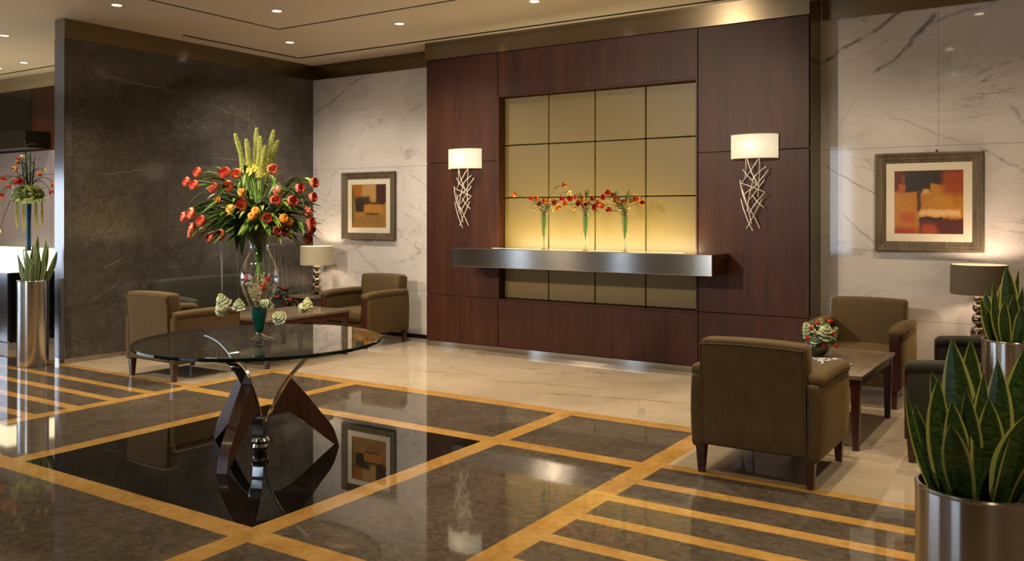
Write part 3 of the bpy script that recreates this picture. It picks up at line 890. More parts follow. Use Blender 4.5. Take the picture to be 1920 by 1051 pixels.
# ================================================================== ARMCHAIRS AND SOFAS
def armchair(W, fab, label, cat='armchair', name='armchair', group=None, D=0.80):
    # faces +y, floor origin at the middle of its footprint
    t_ = thing(name, label, cat, (0, 0, 0), 0, group)
    hw = W / 2
    y0, y1 = -D / 2, D / 2
    def rake(co):
        x, y, z = co
        s = max(0.0, z - 0.2) / 0.62
        y -= 0.035 * s * s
        z += 0.012 * (1 - (x / (hw - 0.05)) ** 2) * s
        return (x, y, z)
    bm = grid_box(-hw + 0.075, hw - 0.075, y0 + 0.035, y0 + 0.185, 0.17, 0.815, (8, 1, 5), rake, 0.028)
    link('backrest', bm, fab, t_, True, 60)
    # outer back panel with its piped edge
    def rake2(co):
        return rake(co)
    bm = grid_box(-hw + 0.082, hw - 0.082, y0 + 0.022, y0 + 0.045, 0.185, 0.785, (8, 1, 5), rake2, 0.008)
    bk = link('back_panel', bm, fab, t_, True, 60)
    bm = bmesh.new()
    pts = [(-hw + 0.082, 0.20), (-hw + 0.082, 0.785), (hw - 0.082, 0.785), (hw - 0.082, 0.20)]
    path = []
    for i in range(3):
        for k in range(10):
            a, b = pts[i], pts[i + 1]
            s = k / 10
            x, z = a[0] + (b[0] - a[0]) * s, a[1] + (b[1] - a[1]) * s
            path.append(Vector(rake((x, y0 + 0.022, z))))
    path.append(Vector(rake((pts[3][0], y0 + 0.022, pts[3][1]))))
    tube(bm, path, 0.0045, 6)
    link('piping', bm, fab, bk)
    for s in (-1, 1):
        def flare(co, s=s):
            x, y, z = co
            k = math.sin(PI * min(1, max(0, (z - 0.15) / 0.5)))
            x += s * 0.012 * k
            return (x, y, z)
        a, b = sorted((s * (hw - 0.105), s * (hw - 0.012)))
        bm = grid_box(a, b, y0 + 0.03, y1 - 0.02, 0.155, 0.60, (1, 4, 4), flare, 0.025)
        ar = link('arm', bm, fab, t_, True, 60)
        def padfn(co, s=s):
            x, y, z = co
            u = (y - y0) / D
            z += 0.008 * math.sin(PI * u) - 0.012 * max(0, u - 0.8) / 0.2
            return (x, y, z)
        a, b = sorted((s * (hw - 0.115), s * (hw + 0.003)))
        bm = grid_box(a, b, y0 + 0.045, y1 - 0.005, 0.575, 0.648, (1, 8, 1), padfn, 0.030)
        link('arm_pad', bm, fab, ar, True, 60)
        a, b = sorted((s * (hw - 0.10), s * (hw - 0.018)))
        bm = bx(a, b, y1 - 0.028, y1 - 0.006, 0.15, 0.585, bev=0.006, seg=2)
        link('front_post', bm, M['leg_wood'], ar, False)
        for yy in (y0 + 0.07, y1 - 0.045):
            bm = bmesh.new()
            box(bm, -0.030, 0.030, -0.030, 0.030, 0.0, 0.165, bev=0.004, seg=1, fn=lambda c: (c[0] * (0.62 + 0.38 * c[2] / 0.165) + s * (hw - 0.065), c[1] * (0.62 + 0.38 * c[2] / 0.165) + yy, c[2]))
            link('leg', bm, M['leg_wood'], t_, False)
    bm = grid_box(-hw + 0.09, hw - 0.09, y0 + 0.10, y1 - 0.02, 0.165, 0.30, (3, 2, 1), None, 0.02)
    link('seat_frame', bm, fab, t_, True, 60)
    n = 1 if W < 1.0 else 2
    cw = (W - 0.22) / n
    for k in range(n):
        a = -hw + 0.11 + k * cw
        mid = a + cw / 2
        def crown(co, mid=mid, cw=cw):
            x, y, z = co
            if z > 0.36:
                z += 0.018 * max(0, 1 - ((x - mid) / (cw / 2)) ** 2)
            return (x, y, z)
        bm = grid_box(a + 0.002, a + cw - 0.002, y0 + 0.18, y1 + 0.005, 0.30, 0.425, (6, 4, 1), crown, 0.032)
        link('seat_cushion', bm, fab, t_, True, 60)
    return t_
ch = armchair(0.775, M['olive'], 'olive brown armchair with its back to the viewer, nearest on the right', group='olive brown armchairs')
ch.location = (-1.625, 5.415, 0)
dup(ch, (-1.60, 7.90, 0), PI, 'olive brown armchair facing the viewer beyond the right coffee table')
dup(ch, (-7.42, 5.43, 0), 0, 'olive brown armchair on the left with its back to the viewer')
dup(ch, (-7.30, 7.92, 0), PI, 'olive brown armchair against the white marble, beyond the left coffee table')
sf = armchair(1.42, M['green_fabric'], 'dark green two-seat sofa at the right edge, half hidden by snake plants', 'sofa', 'sofa', 'dark green sofas')
sf.location = (-0.555, 6.64, 0)
sf.rotation_euler = (0, 0, PI / 2)
dup(sf, (-8.45, 6.70, 0), -PI / 2, 'dark green two-seat sofa along the dark marble wall behind the left armchair')

# ================================================================== COFFEE TABLES AND CORNER TABLES
def coffee_table(W, L, H, label, group, cat='coffee table', name='coffee_table', ap=0.055):
    t_ = thing(name, label, cat, (0, 0, 0), 0, group)
    a, b = W / 2, L / 2
    bm = bmesh.new()
    box(bm, -a, a, -b, -b + 0.055, H - 0.028, H, bev=0.003, seg=1)
    box(bm, -a, a, b - 0.055, b, H - 0.028, H, bev=0.003, seg=1)
    box(bm, -a, -a + 0.055, -b + 0.055, b - 0.055, H - 0.028, H, bev=0.003, seg=1)
    box(bm, a - 0.055, a, -b + 0.055, b - 0.055, H - 0.028, H, bev=0.003, seg=1)
    link('top_border', bm, M['table_stone'], t_, False)
    link('stone_inlay', bx(-a + 0.056, a - 0.056, -b + 0.056, b - 0.056, H - 0.026, H - 0.001), M['table_stone'], t_, False)
    bm = bmesh.new()
    box(bm, -a + 0.02, a - 0.02, -b + 0.02, b - 0.02, H - 0.028 - ap, H - 0.028, bev=0.002, seg=1)
    link('apron', bm, M['leg_wood'], t_, False)
    for sx in (-1, 1):
        for sy in (-1, 1):
            bm = bmesh.new()
            hl = H - 0.03
            box(bm, -0.032, 0.032, -0.032, 0.032, 0, hl, bev=0.002, seg=1, fn=lambda c: (c[0] * (0.6 + 0.4 * c[2] / hl) + sx * (a - 0.045), c[1] * (0.6 + 0.4 * c[2] / hl) + sy * (b - 0.045), c[2]))
            link('leg', bm, M['leg_wood'], t_, False)
    return t_
ct = coffee_table(0.80, 1.20, 0.50, 'dark wood coffee table with a brown stone top holding the glass flower bowl', 'stone topped coffee tables')
ct.location = (-1.62, 6.64, 0)
dup(ct, (-7.26, 6.60, 0), 0, 'dark wood coffee table with a brown stone top, behind the round glass table')
et = coffee_table(0.50, 0.50, 0.50, 'small dark wood corner table under the lamp between sofa and marble wall on the left', 'corner tables', 'side table', 'corner_table', 0.20)
et.location = (-8.50, 8.22, 0)
dup(et, (-0.72, 8.22, 0), 0, 'small dark wood corner table under the brown-shaded lamp on the right')

# ================================================================== TABLE LAMPS
def table_lamp(shade, label):
    t_ = thing('table_lamp', label, 'table lamp', (0, 0, 0), 0, 'stacked ball table lamps')
    bm = bmesh.new()
    lathe(bm, [(0, 0), (0.075, 0), (0.075, 0.012), (0.02, 0.018), (0, 0.018)], 32)
    link('base', bm, M['mercury'], t_)
    z = 0.012
    for r in (0.068, 0.058, 0.051, 0.045):
        bm = bmesh.new()
        n = 16
        lathe(bm, [(r * math.sin(PI * k / n), z + r * 0.92 - r * 0.92 * math.cos(PI * k / n)) for k in range(n + 1)], 32)
        link('ball', bm, M['mercury'], t_)
        z += r * 1.84 - 0.006
    bm = bmesh.new()
    tube(bm, [(0, 0, z - 0.01), (0, 0, 0.60)], 0.006, 8)
    for a in range(3):
        tube(bm, [(0, 0, 0.585), (0.212 * math.cos(a * 2.094), 0.212 * math.sin(a * 2.094), 0.63)], 0.002, 6)
    link('stem', bm, M['chrome'], t_)
    bm = bmesh.new()
    lathe(bm, [(0.218, 0.395), (0.215, 0.64), (0.212, 0.64), (0.215, 0.395), (0.218, 0.395)], 48)
    link('lamp_shade', bm, shade, t_)
    bm = bmesh.new()
    n = 10
    lathe(bm, [(0.028 * math.sin(PI * k / n), 0.50 - 0.028 * math.cos(PI * k / n)) for k in range(n + 1)], 16)
    link('bulb', bm, M['led'], t_)
    return t_
tl = table_lamp(M['shade_cream'], 'table lamp with a cream drum shade on stacked mirrored balls, in the left corner')
tl.location = (-8.49, 8.27, 0.50)
t2 = table_lamp(M['shade_brown'], 'table lamp with a brown drum shade on stacked mirrored balls, below the right picture')
t2.location = (-0.74, 8.25, 0.50)
point('lamp_bulb', (-8.49, 8.27, 1.05), 9, (1.0, 0.76, 0.55), 0.05)
point('lamp_bulb', (-0.74, 8.25, 1.07), 17, (1.0, 0.72, 0.52), 0.05)

# ================================================================== ROUND GLASS TABLE
CX, CY = -4.545, 3.92
gt = thing('round_glass_table', 'round glass table on three curved wood and chrome legs, on the black floor square', 'table', (CX, CY, 0))
bm = bmesh.new()
lathe(bm, [(0, 0.718), (0.784, 0.718)], 96, mi=1)
lathe(bm, [(0.784, 0.718), (0.790, 0.722), (0.790, 0.737), (0.784, 0.740)], 96, mi=2)
lathe(bm, [(0.784, 0.740), (0, 0.740)], 96, mi=0)
bmesh.ops.remove_doubles(bm, verts=bm.verts, dist=0.0001)
link('glass_top', bm, [M['glass_top'], M['glass_under'], M['glass_edge']], gt, False)
CHR = spline([(0.028, 0.075, 0), (0.040, 0.19, 0), (0.088, 0.313, 0), (0.135, 0.40, 0), (0.191, 0.483, 0), (0.262, 0.560, 0), (0.33, 0.62, 0), (0.44, 0.676, 0), (0.54, 0.701, 0), (0.63, 0.711, 0)], 5)
CHR = [(p.x, p.y) for p in CHR]
OUT = [(p.x, p.y) for p in spline([(0.195, 0.475, 0), (0.285, 0.372, 0), (0.385, 0.240, 0), (0.470, 0.125, 0), (0.510, 0.0, 0)], 6)]
LOW = [(p.x, p.y) for p in spline([(0.495, 0.0, 0), (0.42, 0.060, 0), (0.345, 0.125, 0), (0.25, 0.205, 0), (0.165, 0.262, 0), (0.085, 0.285, 0)], 6)]
def strip_solid(bm, curve, wdt, thk, ang):
    # a band of rectangular section following curve (r, z) in the radial plane at angle ang
    ca, sa = math.cos(ang), math.sin(ang)
    rings = []
    for i, (r, z) in enumerate(curve):
        a = curve[max(i - 1, 0)]; b = curve[min(i + 1, len(curve) - 1)]
        dr, dz = b[0] - a[0], b[1] - a[1]
        L = math.hypot(dr, dz)
        nr, nz = -dz / L, dr / L
        ring = []
        for sn, sw in ((-1, -1), (1, -1), (1, 1), (-1, 1)):
            rr = r + nr * thk / 2 * sn; zz = z + nz * thk / 2 * sn
            ring.append(bm.verts.new((rr * ca - sw * wdt / 2 * sa, rr * sa + sw * wdt / 2 * ca, zz)))
        rings.append(ring)
    for i in range(len(rings) - 1):
        for k in range(4):
            bm.faces.new((rings[i][k], rings[i][(k + 1) % 4], rings[i + 1][(k + 1) % 4], rings[i + 1][k]))
    bm.faces.new(rings[0][::-1]); bm.faces.new(rings[-1])
for ang in (R_(53), R_(-67), R_(173)):
    ca, sa = math.cos(ang), math.sin(ang)
    bm = bmesh.new()
    strip_solid(bm, CHR, 0.075, 0.012, ang)
    link('chrome_blade', bm, M['chrome'], gt, True, 40)
    # wooden wing: the area between chrome blade, outer arc and lower arc
    inner = [(0.088, 0.313), (0.135, 0.40), (0.191, 0.470)]
    n = 18
    def samp(c, s):
        k = s * (len(c) - 1); i = min(int(k), len(c) - 2); f = k - i
        return (c[i][0] + (c[i + 1][0] - c[i][0]) * f, c[i][1] + (c[i + 1][1] - c[i][1]) * f)
    low = LOW[::-1]
    bm = bmesh.new()
    hwid = 0.034
    grids = []
    for side in (-1, 1):
        g_ = []
        for i in range(n + 1):
            a = samp(OUT, i / n); b = samp(low, i / n)
            row = []
            for j in range(5):
                r = b[0] + (a[0] - b[0]) * j / 4; z = b[1] + (a[1] - b[1]) * j / 4
                row.append(bm.verts.new((r * ca - side * hwid * sa, r * sa + side * hwid * ca, z)))
            g_.append(row)
        grids.append(g_)
    for q, g_ in enumerate(grids):
        for i in range(n):
            for j in range(4):
                vs = (g_[i][j], g_[i][j + 1], g_[i + 1][j + 1], g_[i + 1][j])
                bm.faces.new(vs if q else vs[::-1])
    A, B = grids
    for i in range(n):
        bm.faces.new((A[i][4], B[i][4], B[i + 1][4], A[i + 1][4]))
        bm.faces.new((B[i][0], A[i][0], A[i + 1][0], B[i + 1][0]))
    for j in range(4):
        bm.faces.new((A[0][j + 1], A[0][j], B[0][j], B[0][j + 1]))
        bm.faces.new((A[n][j], A[n][j + 1], B[n][j + 1], B[n][j]))
    bmesh.ops.recalc_face_normals(bm, faces=bm.faces)
    link('wooden_wing', bm, M['wing_wood'], gt, True, 40)
bm = bmesh.new()
lathe(bm, [(0, 0.0), (0.03, 0.0), (0.045, 0.012), (0.052, 0.035), (0.045, 0.055), (0.055, 0.062), (0.06, 0.075), (0.05, 0.09), (0.02, 0.10), (0, 0.10)], 32)
link('hub', bm, M['chrome'], gt)

# ================================================================== PLANTS
RT = Vector((math.cos(YAW), math.sin(YAW), 0))       # picture-right, used to lay out the plants' spread
FW = Vector((-math.sin(YAW), math.cos(YAW), 0))      # away from the viewer
UPV = Vector((0, 0, 1))

def blade(bm, p0, p1, p2, width, up=None, nu=4, nv=12, fold=0.18, shape='lance', mi=0, thick=0.0):
    # a leaf along the curve p0-p1-p2; uv runs across (u) and along (v)
    uvl = bm.loops.layers.uv.verify()
    pts = bez(p0, p1, p2, nv)
    rows = []
    for i, p in enumerate(pts):
        s = i / nv
        d = (pts[min(i + 1, nv)] - pts[max(i - 1, 0)]).normalized()
        side = d.cross(up if up is not None else UPV)
        if side.length < 1e-3:
            side = Vector((1, 0, 0))
        side.normalize()
        nrm = side.cross(d).normalized()
        if shape == 'lance':
            wv = (0.42 + 0.58 * math.sin(min(1, s / 0.55) * PI / 2)) * (1 - max(0, (s - 0.5) / 0.5) ** 2.2)
        else:
            wv = math.sin(PI * min(1, 0.06 + s * 0.94)) ** 0.8
        wv = max(wv, 0.015) * width / 2
        row = []
        for k in range(nu + 1):
            u = k / nu * 2 - 1
            row.append((bm.verts.new(p + side * (u * wv) + nrm * (abs(u) * wv * fold * 2)), k / nu, s))
        rows.append(row)
    for i in range(nv):
        for k in range(nu):
            q = (rows[i][k], rows[i][k + 1], rows[i + 1][k + 1], rows[i + 1][k])
            f = bm.faces.new([v[0] for v in q])
            f.material_index = mi
            for lp, v in zip(f.loops, q):
                lp[uvl].uv = (v[1], v[2])

def steel_planter(loc, label):
    t_ = thing('steel_planter', label, 'planter', loc, 0, 'tall cylindrical steel planters')
    bm = bmesh.new()
    lathe(bm, [(0, 0.002), (0.146, 0.002), (0.148, 0.006), (0.148, 0.870)], 96)
    lathe(bm, [(0.138, 0.872), (0.138, 0.78)], 96)
    link('cylinder', bm, M['planter_steel'], t_)
    bm = bmesh.new()
    lathe(bm, [(0.148, 0.870), (0.1495, 0.875), (0.147, 0.880), (0.140, 0.880), (0.138, 0.872)], 96)
    link('rim', bm, M['planter_steel'], t_)
    bm = bmesh.new()
    lathe(bm, [(0.1375, 0.80), (0.09, 0.815), (0, 0.82)], 48)
    link('soil', bm, M['soil'], t_)
    return t_

def snake_plant(loc, tips, mat, label, seed, wscale=1.0):
    rnd = random.Random(seed)
    t_ = thing('snake_plant', label, 'plant', (loc[0], loc[1], 0.80), 0, 'snake plants in steel planters')
    for (dx, dy, hh, wd) in tips:
        tip = RT * dx + FW * dy + UPV * (hh + 0.08)
        base = RT * (dx * 0.42 + rnd.uniform(-.012, .012)) + FW * (dy * 0.42 + rnd.uniform(-.012, .012)) + UPV * 0.0
        if math.hypot(base.x, base.y) > 0.10:
            k = 0.10 / math.hypot(base.x, base.y); base = Vector((base.x * k, base.y * k, 0))
        mid = base.lerp(tip, 0.5) + Vector((rnd.uniform(-.02, .02), rnd.uniform(-.02, .02), 0)) + (RT * dx + FW * dy) * 0.10
        bm = bmesh.new()
        face = (FW * rnd.uniform(0.6, 1) + RT * rnd.uniform(-0.8, 0.8)).normalized()
        blade(bm, base, mid, tip, wd * wscale, face, 8, 18, 0.16)
        link('leaf', bm, mat, t_, True, 80)
    return t_

P1 = (-0.222, 2.49); P2 = (-0.333, 5.48); P3 = (-9.09, 4.86)
steel_planter((*P1, 0), 'tall cylindrical steel planter nearest the viewer at the lower right corner')
steel_planter((*P2, 0), 'steel planter at the right edge behind the nearest one, beside the green sofa')
steel_planter((*P3, 0), 'steel planter on the left in front of the end of the dark marble wall')
snake_plant(P1, [(-0.195, -0.02, 0.255, 0.038), (-0.118, -0.03, 0.275, 0.062), (-0.055, 0.03, 0.365, 0.078), (0.004, 0.05, 0.36, 0.070), (0.045, 0.0, 0.315, 0.066), (-0.118, -0.09, 0.175, 0.066),
                 (0.055, -0.10, 0.195, 0.088), (0.100, -0.02, 0.345, 0.075), (-0.06, -0.05, 0.25, 0.05), (-0.01, -0.06, 0.23, 0.070), (0.13, 0.04, 0.27, 0.07), (0.155, -0.05, 0.22, 0.07), (0.02, 0.11, 0.30, 0.07),
                 (-0.08, 0.09, 0.27, 0.06), (-0.005, -0.03, 0.29, 0.055), (-0.155, 0.02, 0.20, 0.045), (-0.09, -0.04, 0.22, 0.06), (0.075, 0.06, 0.25, 0.065), (0.015, -0.11, 0.15, 0.07), (0.12, -0.10, 0.14, 0.07)],
            M['snake_leaf'], 'dark snake plant with yellow leaf edges in the nearest planter', 3, 1.12)
snake_plant(P2, [(-0.03, 0.0, 0.40, 0.09), (-0.09, 0.02, 0.32, 0.075), (0.05, 0.02, 0.38, 0.09), (-0.18, -0.02, 0.24, 0.055), (-0.12, -0.04, 0.27, 0.06), (-0.02, -0.06, 0.25, 0.07), (0.03, -0.05, 0.29, 0.07),
                 (-0.065, -0.05, 0.22, 0.06), (0.11, 0.0, 0.33, 0.08), (0.16, -0.04, 0.26, 0.07), (0.01, 0.09, 0.33, 0.08), (-0.09, 0.10, 0.25, 0.07), (-0.14, 0.03, 0.20, 0.06), (0.0, -0.09, 0.19, 0.07), (0.07, -0.08, 0.22, 0.07)],
            M['snake_leaf'], 'snake plant in the planter at the right edge in front of the brown lamp', 5, 1.1)
snake_plant(P3, [(0.25, 0.0, 0.30, 0.05), (0.12, 0.03, 0.42, 0.06), (0.03, 0.04, 0.46, 0.06), (-0.12, 0.02, 0.37, 0.055), (-0.14, -0.04, 0.28, 0.05), (0.07, -0.03, 0.33, 0.06), (-0.05, -0.03, 0.30, 0.06), (0.0, -0.06, 0.26, 0.06),
                 (0.13, -0.05, 0.24, 0.06), (-0.10, -0.07, 0.18, 0.05), (0.05, -0.09, 0.18, 0.06), (-0.05, 0.09, 0.36, 0.06), (0.10, 0.08, 0.33, 0.06), (-0.02, -0.08, 0.22, 0.06), (0.09, -0.08, 0.27, 0.055), (-0.08, 0.0, 0.40, 0.055), (0.16, 0.0, 0.36, 0.05), (-0.15, 0.02, 0.22, 0.05), (0.02, 0.0, 0.38, 0.06)],
            M['snake_leaf_pale'], 'pale green snake plant in the planter by the reception', 8, 1.15)

# ------------------------------------------------------------------ blooms
def tulip_bloom_mesh(name, mat, r=0.036, h=0.062):
    bm = bmesh.new()
    for layer in range(2):
        for k in range(3):
            a = (k + 0.5 * layer) * 2 * PI / 3
            rr = r * (1.0 if layer else 0.86)
            rows = []
            for i in range(7):
                s = i / 6
                z = h * s
                rad = rr * (0.25 + 1.0 * math.sin(min(1, s * 1.15) * PI * 0.62))
                rad *= (1 - 0.22 * max(0, s - 0.6) / 0.4)
                half = 1.05 * math.sin(PI * (0.16 + 0.80 * s)) + 0.03
                rows.append([bm.verts.new((rad * math.cos(a + u * half), rad * math.sin(a + u * half), z)) for u in (-1, -0.5, 0, 0.5, 1)])
            for i in range(6):
                for q in range(4):
                    bm.faces.new((rows[i][q], rows[i][q + 1], rows[i + 1][q + 1], rows[i + 1][q]))
    me = bpy.data.meshes.new(name)
    bm.normal_update(); bm.to_mesh(me); bm.free()
    me.materials.append(mat)
    for p_ in me.polygons: p_.use_smooth = True
    return me

def rosette_mesh(name, mat, r=0.04, layers=5, flat=0.7, seed=1, n0=5):
    rnd = random.Random(seed)
    bm = bmesh.new()
    for L in range(layers):
        s = (L + 1) / layers
        n = n0 + L * 2
        for k in range(n):
            a = 2 * PI * k / n + L * 0.7 + rnd.uniform(-.12, .12)
            rad = r * s
            z = r * flat * (1 - s * s) * 1.0
            tilt = 1.2 * (1 - s) + 0.15
            rows = []
            for i in range(4):
                q = i / 3
                rr = rad * (0.45 + 0.55 * q)
                zz = z - r * flat * 0.35 * s + r * 0.55 * q * math.sin(tilt) * (1 - 0.25 * q) - (0.25 * r * q * q * s)
                hw = (PI / n) * (1.25 + 0.3 * math.sin(PI * q)) * (1 - 0.25 * q)
                rf = 1 + rnd.uniform(-.07, .07)
                rows.append([bm.verts.new((rr * rf * math.cos(a + u * hw), rr * rf * math.sin(a + u * hw), zz + rnd.uniform(-.05, .05) * r)) for u in (-1, 0, 1)])
            for i in range(3):
                for q in range(2):
                    bm.faces.new((rows[i][q], rows[i][q + 1], rows[i + 1][q + 1], rows[i + 1][q]))
    # heart of the flower
    bmesh.ops.create_icosphere(bm, subdivisions=2, radius=r * 0.62, matrix=Matrix.Translation((0, 0, -r * 0.05)) @ Matrix.Diagonal((1, 1, flat, 1)))
    me = bpy.data.meshes.new(name)
    bm.normal_update(); bm.to_mesh(me); bm.free()
    me.materials.append(mat)
    for p_ in me.polygons: p_.use_smooth = True
    return me

def flame_mesh(name, mats, r=0.03, seed=2):
    # reflexed flower of narrow wavy petals, like a gloriosa
    rnd = random.Random(seed)
    bm = bmesh.new()
    for k in range(6):
        a = k * PI / 3 + rnd.uniform(-.2, .2)
        d = Vector((math.cos(a), math.sin(a), 0))
        blade(bm, (0, 0, 0), d * r * 1.1 + Vector((0, 0, r * 0.4)), d * r * 1.0 + Vector((0, 0, r * rnd.uniform(1.2, 1.9))), r * 0.75, None, 2, 6, 0.3, 'oval', mi=k % len(mats))
    me = bpy.data.meshes.new(name)
    bm.normal_update(); bm.to_mesh(me); bm.free()
    for m in mats: me.materials.append(m)
    for p_ in me.polygons: p_.use_smooth = True
    return me

B_coral = [tulip_bloom_mesh('tulip_bloom', M['coral']), tulip_bloom_mesh('tulip_bloom', M['coral_pale'], 0.037, 0.058)]
B_orange = rosette_mesh('lily_bloom', M['orange'], 0.034, 3, 0.5, 4)
B_yellow = rosette_mesh('lily_bloom', M['yellow'], 0.040, 3, 0.5, 5)
B_cream = rosette_mesh('rose_bloom', M['cream'], 0.052, 5, 0.75, 6)
B_red = rosette_mesh('rose_bloom', M['red'], 0.030, 4, 0.7, 7)
B_hyd = rosette_mesh('hydrangea_bloom', M['hydrangea'], 0.060, 6, 0.9, 8, 6)
B_flame = [flame_mesh('flame_bloom', [M['red'], M['orange']], 0.030, 1), flame_mesh('flame_bloom', [M['red'], M['yellow']], 0.030, 3), flame_mesh('flame_bloom', [M['yellow'], M['cream']], 0.028, 4)]
B_flame_red = flame_mesh('flame_bloom', [M['red']], 0.030, 6)

def bloom(me, loc, direction, parent, name='bloom', scale=1.0):
    o = bpy.data.objects.new(name, me)
    col.objects.link(o)
    o.parent = parent
    o.location = loc
    o.rotation_euler = Vector(direction).to_track_quat('Z', 'Y').to_euler()
    o.scale = (scale, scale, scale)
    return o

def stem_part(pts, rad, mat, parent):
    bm = bmesh.new()
    tube(bm, pts, rad, 6)
    return link('stem', bm, mat, parent)

# ------------------------------------------------------------------ the tall glass centrepiece
VX, VY, VZ = -4.551, 3.915, 0.7402
VD = 5.768
def bp(px, py, dep=0.0):
    # a point of the bouquet: sideways and up as measured on the bouquet's middle plane, then moved in depth
    s = VD / 1642.05
    return Vector((VX, VY, 0)) + RT * ((px - 486) * s) + FW * dep + UPV * (1.56 - (py - 401.4) * s)
vase = thing('tall_glass_vase', 'tall hourglass clear vase with teal foot bowl on the round glass table', 'vase', (VX, VY, VZ))
bm = bmesh.new()
lathe(bm, [(0.0, 0.006), (0.06, 0.006), (0.096, 0.001), (0.097, 0.003), (0.05, 0.016), (0.018, 0.034), (0.016, 0.045)], 48)
link('foot', bm, M['glass'], vase)
bm = bmesh.new()
lathe(bm, [(0, 0.042), (0.022, 0.044), (0.031, 0.06), (0.040, 0.11), (0.049, 0.165), (0.056, 0.215), (0.052, 0.215), (0.0, 0.205)], 40)
link('teal_bowl', bm, M['teal_solid'], vase)
bm = bmesh.new()
lathe(bm, [(0.054, 0.19), (0.066, 0.23), (0.098, 0.30), (0.120, 0.36), (0.124, 0.40), (0.118, 0.45), (0.098, 0.51), (0.072, 0.56), (0.058, 0.60), (0.062, 0.63), (0.082, 0.68), (0.106, 0.73)], 56)
link('glass_body', bm, M['glass'], vase)

rnd = random.Random(21)
TUL = [(394, 328, 0), (375, 345, 0), (394, 352, 0), (430, 357, 0), (452, 331, 0), (525, 321, 1), (592, 346, 0), (571, 357, 0), (593, 372, 0), (564, 379, 0), (540, 378, 0), (478, 387, 0), (361, 408, 0), (380, 402, 1),
       (404, 417, 0), (373, 428, 1), (366, 437, 1), (412, 446, 0), (439, 440, 0), (520, 410, 0), (589, 420, 0), (544, 435, 0), (571, 448, 0), (535, 431, 0), (586, 428, 0), (470, 330, 1), (452, 352, 1)]
ORG = [(475, 361), (430, 373), (506, 394), (456, 391), (554, 408), (562, 414), (500, 403)]
neck = Vector((VX, VY, VZ + 0.60))
def arch(p, out=0.0, nb=0.02):
    a = neck + Vector((rnd.uniform(-nb, nb), rnd.uniform(-nb, nb), rnd.uniform(-0.03, 0.01)))
    m = Vector(((a.x * 0.55 + p.x * 0.45), (a.y * 0.55 + p.y * 0.45), max(a.z + 0.16, p.z + 0.10) + out))
    return a, m
def place_flower(kind, px, py, me, label, group, cat, sc_=1.0, dep=None, leaves=2, stemmat='stem'):
    dx = (px - 480) * 0.0035; dz = -(py - 375) * 0.0035
    e = 1 - min(1, (dx / 0.46) ** 2 + (dz / 0.36) ** 2)
    if dep is None:
        dep = -0.34 * math.sqrt(max(0, e)) * rnd.uniform(0.75, 1.0) + rnd.uniform(-.03, .03)
    p = bp(px, py, dep)
    t_ = thing(kind, label, cat, neck, 0, group)
    a, m = arch(p)
    L = lambda v: Vector(v) - neck
    pts = bez(L(a), L(m), L(p), 8)
    out = (Vector((p.x - VX, p.y - VY, 0)).normalized() * 0.9 + UPV * rnd.uniform(0.1, 0.6) - FW * 0.25).normalized()
    stem_part(pts, 0.0035, M[stemmat], t_)
    bloom(me, L(p) - out * 0.01, out, t_, 'bloom', sc_)
    for k in range(leaves):
        s = rnd.uniform(0.45, 0.85)
        b0 = pts[int(s * 8)]
        od = Vector((p.x - VX, p.y - VY, 0)).normalized()
        sd = Vector((-od.y, od.x, 0)) * rnd.uniform(-0.9, 0.9)
        tipv = b0 + (od * rnd.uniform(0.10, 0.2) + sd * 0.14 + UPV * rnd.uniform(-0.12, 0.09))
        midv = b0.lerp(tipv, 0.5) + UPV * rnd.uniform(0.02, 0.07)
        bm = bmesh.new()
        blade(bm, b0, midv, tipv, rnd.uniform(0.022, 0.04), None, 4, 8, 0.25, 'oval')
        link('leaf', bm, M[rnd.choice(['leaf', 'leaf', 'leaf_lime', 'leaf_dark'])], t_, True, 80)
    return t_
for (px, py, v) in TUL:
    place_flower('tulip', px, py, B_coral[v], 'coral tulip in the big round bouquet on the glass table', 'coral tulips of the tall centrepiece', 'flower', rnd.uniform(0.78, 0.95), leaves=3)
for dx, dy in ((-0.25, 0.16), (0.05, 0.33), (0.27, 0.2), (-0.1, 0.3), (0.16, 0.28)):
    z = rnd.uniform(350, 430)
    place_flower('tulip', 480 + dx / 0.0035, z, B_coral[0], 'coral tulip in the big round bouquet on the glass table', 'coral tulips of the tall centrepiece', 'flower', 1.0, dy)
for (px, py) in ORG:
    place_flower('lily', px, py, B_orange, 'small orange bloom low among the tulips of the centrepiece bouquet', 'orange blooms of the tall centrepiece', 'flower', rnd.uniform(0.75, 1.0), leaves=1)
for (px, py) in ((474, 314), (482, 322), (497, 325), (466, 322)):
    place_flower('lily', px, py, B_yellow, 'yellow bloom at the foot of the foxtail spikes in the centrepiece', 'yellow blooms of the tall centrepiece', 'flower', 0.9, dep=rnd.uniform(-0.10, -0.03), leaves=0)
